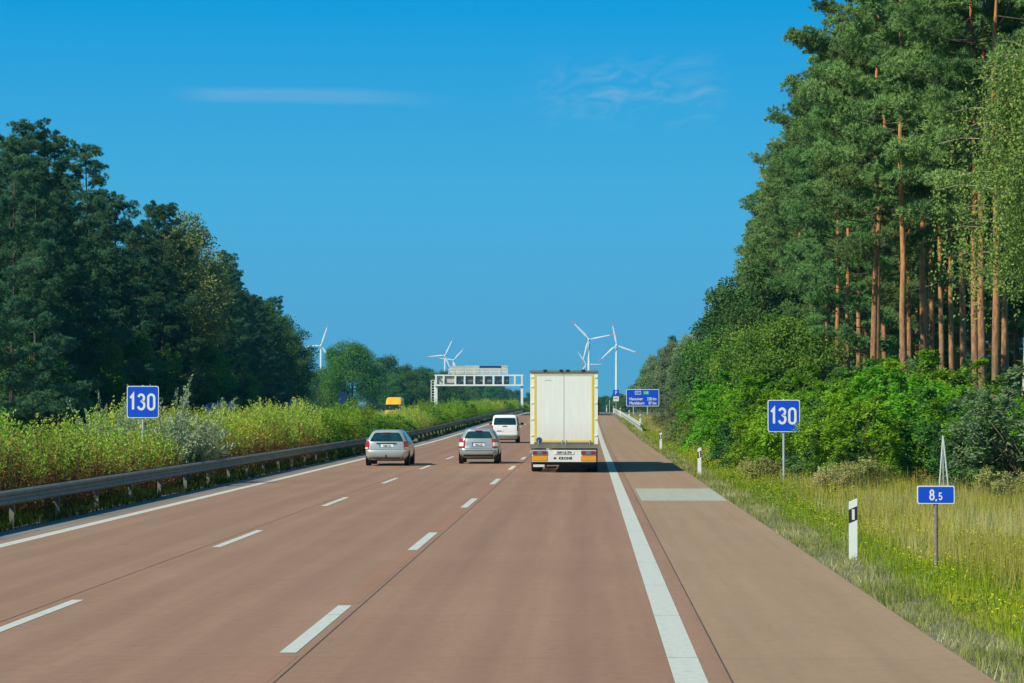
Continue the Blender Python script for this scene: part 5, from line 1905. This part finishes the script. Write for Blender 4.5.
estate_car(-8.28, 103.2)
hatch_car(-4.66, 106.9)
wv = white_van(-5.42, 164.0)
wv.scale = (0.94, 0.94, 0.93)
oncoming_van('yellow_van', 'yellow high roofed van showing over the median hedge', wx(392.5, 283), 283 + 5.4, 2.78, M['yellow'])
oncoming_van('blue_van', 'blue van half hidden behind the silvery shrub and the hedge', wx(212, 168), 168 + 5.4, 2.62, M['navy'])


def truck(x, y):
    t = thing('truck', 'articulated truck with a cream box trailer in the right lane', 'truck', (x, y, gz(y)), 0.0)
    W, H, L, Z0 = 1.245, 3.80, 13.6, 1.05
    MB().box(-W, W, 0.06, L, Z0, H - 0.06).build('cargo_box', M['cream'], t)
    # rear portal: posts, header and sill
    MB().box(-W - 0.004, -W + 0.14, 0.0, 0.10, Z0 + 0.004, H - 0.09).box(W - 0.14, W + 0.004, 0.0, 0.10, Z0 + 0.004, H - 0.09).box(-W + 0.14, W - 0.14, 0.004, 0.09, H - 0.17, H - 0.094).build('rear_frame', M['cream'], t)
    rf = MB().box(-W - 0.03, W + 0.03, -0.05, 0.5, H - 0.088, H - 0.02).box(-W - 0.01, W + 0.01, 0.5, L, H - 0.058, H - 0.03).build('roof_edge', M['dark_panel'], t)
    for xx in (-0.70, -0.10, 0.14, 0.72):
        MB().box(xx - 0.065, xx + 0.065, -0.065, 0.03, H - 0.07, H + 0.012).build('marker_lamp', M['black'], rf)
    for s in (-1, 1):
        a, b = (-W + 0.145, -0.008) if s < 0 else (0.008, W - 0.145)
        d = MB().rpanel(a, b, Z0 + 0.07, H - 0.175, 0.012, -0.012, 0.03).build('cargo_door', M['tdoor'], t)
        ox = s * (W - 0.155)
        MB().box(min(ox, ox - s * 0.075), max(ox, ox - s * 0.075), -0.0165, -0.0125, Z0 + 0.08, H - 0.185).build('reflective_tape', M['tape'], d)
        xa, xb = (a + 0.09, -0.02) if s < 0 else (0.02, b - 0.09)
        MB().box(xa, xb, -0.0165, -0.0125, Z0 + 0.08, Z0 + 0.145).build('reflective_tape', M['tape'], d)
        MB().box(xa, xb, -0.0165, -0.0125, H - 0.225, H - 0.185).build('reflective_tape', M['tape'], d)
        MB().tube([(s * (W - 0.30), -0.028, Z0 - 0.02), (s * (W - 0.30), -0.028, Z0 + 0.16)], 0.016, 8).tube([(s * 0.07, -0.028, Z0 - 0.02), (s * 0.07, -0.028, Z0 + 0.16)], 0.016, 8).build('lock_rod', M['galv_light'], d)
        for z in (1.35, 1.95, 2.55, 3.15, 3.5):
            MB().box(s * (W - 0.07) - 0.05, s * (W - 0.07) + 0.05, -0.02, 0.0, z, z + 0.05).build('hinge', M['cream'], d)
    MB().box(-W + 0.005, W - 0.005, -0.02, 0.10, Z0 - 0.03, Z0 + 0.0).box(-W - 0.02, W + 0.02, -0.07, 0.12, Z0 - 0.15, Z0 - 0.032).build('rear_sill', M['galv'], t)
    MB().lathe([(0.001, -0.019), (0.11, -0.019), (0.11, -0.0125)], 24, 'Y', (-0.92, 0, 1.20)).build('emblem', M['emblem'], t)
    MB().rpanel(-0.72, -0.46, 3.40, 3.43, 0.012, -0.0145, -0.0125).build('lettering_bar', M['grey_panel'], t)  # plain grey bar standing in for a line of small unreadable lettering
    # bumper with lamps
    bp = MB().rpanel(-1.19, 1.19, 0.40, 0.84, 0.02, -0.05, 0.06).build('rear_bumper', M['plate'], t)
    for s in (-1, 1):
        cx = s * 0.90
        l = MB().rpanel(cx - 0.275, cx + 0.275, 0.66, 0.82, 0.02, -0.085, -0.051).build('tail_light', M['dark_panel'], t)
        for k in range(3):
            MB().rpanel(cx - 0.25 + k * 0.172, cx - 0.25 + k * 0.172 + 0.15, 0.69, 0.79, 0.02, -0.095, -0.0855).build('lamp_lens', M['red'] if k != 1 else M['dark_panel'], l)
        MB().rpanel(cx - 0.285, cx + 0.285, 0.445, 0.62, 0.015, -0.07, -0.051).build('amber_board', M['amber'], t)
    b = MB().rpanel(-0.36, 0.36, 0.68, 0.80, 0.01, -0.07, -0.051).build('licence_plate', M['white'], t)
    text_mesh('OHV LK 574', 0.125, 'lettering', M['black'], b, (0, -0.073, 0.74), 0.82, 0.006)
    text_mesh('KRONE', 0.13, 'lettering', M['black'], bp, (0.05, -0.054, 0.53), 1.05, 0.006, spacing=1.1)
    MB().box(-0.38, -0.29, -0.056, -0.051, 0.50, 0.57).build('maker_mark', M['black'], bp)
    # chassis, underride bar, flaps, wheels
    MB().box(-0.45, -0.30, 0.3, L - 0.4, 0.86, 1.03).box(0.30, 0.45, 0.3, L - 0.4, 0.86, 1.03).build('chassis', M['black'], t)
    MB().box(-1.15, 1.15, 0.07, 0.18, 0.30, 0.395).build('underride_bar', M['black'], t)
    for s in (-1, 1):
        MB().rpanel(s * 0.93 - 0.27, s * 0.93 + 0.27, 0.17, 0.85, 0.02, 1.15, 1.18).build('mud_flap', M['black'], t)
    MB().rpanel(-1.16, -0.74, 0.19, 0.30, 0.02, 0.9, 0.93).build('flap_plate', M['plate'], t)
    add_wheels(t, 1.24, (1.75, 3.05, 4.35), 0.50, 0.38, 0.6)
    for s in (-1, 1):
        MB().box(s * 1.21 - 0.015, s * 1.21 + 0.015, 5.2, 9.6, 0.45, 0.95).build('side_guard', M['galv'], t)
    # tractor unit
    MB().box(-0.45, 0.45, L - 2.6, L + 2.4, 0.55, 0.85).build('tractor_frame', M['black'], t)
    cab = Shell([(0.45, L + 0.45, L + 2.55, 1.20, 0.15, 0.0), (0.7, L + 0.35, L + 2.65, 1.23, 0.15, 0), (1.9, L + 0.35, L + 2.62, 1.23, 0.15, 0), (2.9, L + 0.35, L + 2.40, 1.20, 0.18, 0), (3.45, L + 0.45, L + 2.1, 1.12, 0.2, 0), (3.65, L + 0.7, L + 1.7, 0.95, 0.2, 0)])
    cb = cab.body().build('cab', M['van_white'], t, sharp=50)
    cab.panel(0.78, 1.0, 1.95, 2.85, 0.008, 8, 5).build('windscreen', M['glass'], cb)
    cab.panel(-1.0, -0.78, 1.95, 2.85, 0.008, 8, 5).build('windscreen', M['glass'], cb)
    cab.panel(0.52, 0.74, 1.95, 2.75, 0.008, 8, 5).build('side_window', M['glass'], cb)
    cab.panel(-0.74, -0.52, 1.95, 2.75, 0.008, 8, 5).build('side_window', M['glass'], cb)
    add_wheels(t, 1.23, (L - 1.6, L + 1.75), 0.50, 0.36, 0.6)
    for s in (-1, 1):
        MB().rpanel(s * 1.30 - 0.07, s * 1.30 + 0.07, 2.05, 2.75, 0.05, L + 2.3, L + 2.45).tube([(s * 1.2, L + 2.35, 2.7), (s * 1.34, L + 2.38, 2.72)], 0.03, 6).build('mirror', M['black'], t)
    return t


truck(-0.89, 93.2)

# ------------------------------------------------------------------ air: far things fade to blue
HAZE = True
if HAZE:
    hzb = MB().box(-4200, 4200, -60, 8000, -6, 130).build('haze', M['white'], sharp=0)
    hzb.data.materials.clear()
    m = bpy.data.materials.new('haze')
    m.use_nodes = True
    nt = m.node_tree
    nt.nodes.clear()
    out = nt.nodes.new('ShaderNodeOutputMaterial')
    pv = nt.nodes.new('ShaderNodeVolumePrincipled')
    pv.inputs['Color'].default_value = (0.12, 0.68, 1.0, 1)
    pv.inputs['Density'].default_value = 0.00009
    pv.inputs['Anisotropy'].default_value = 0.0
    nt.links.new(pv.outputs[0], out.inputs['Volume'])
    hzb.data.materials.append(m)
    tag(hzb, kind='stuff')
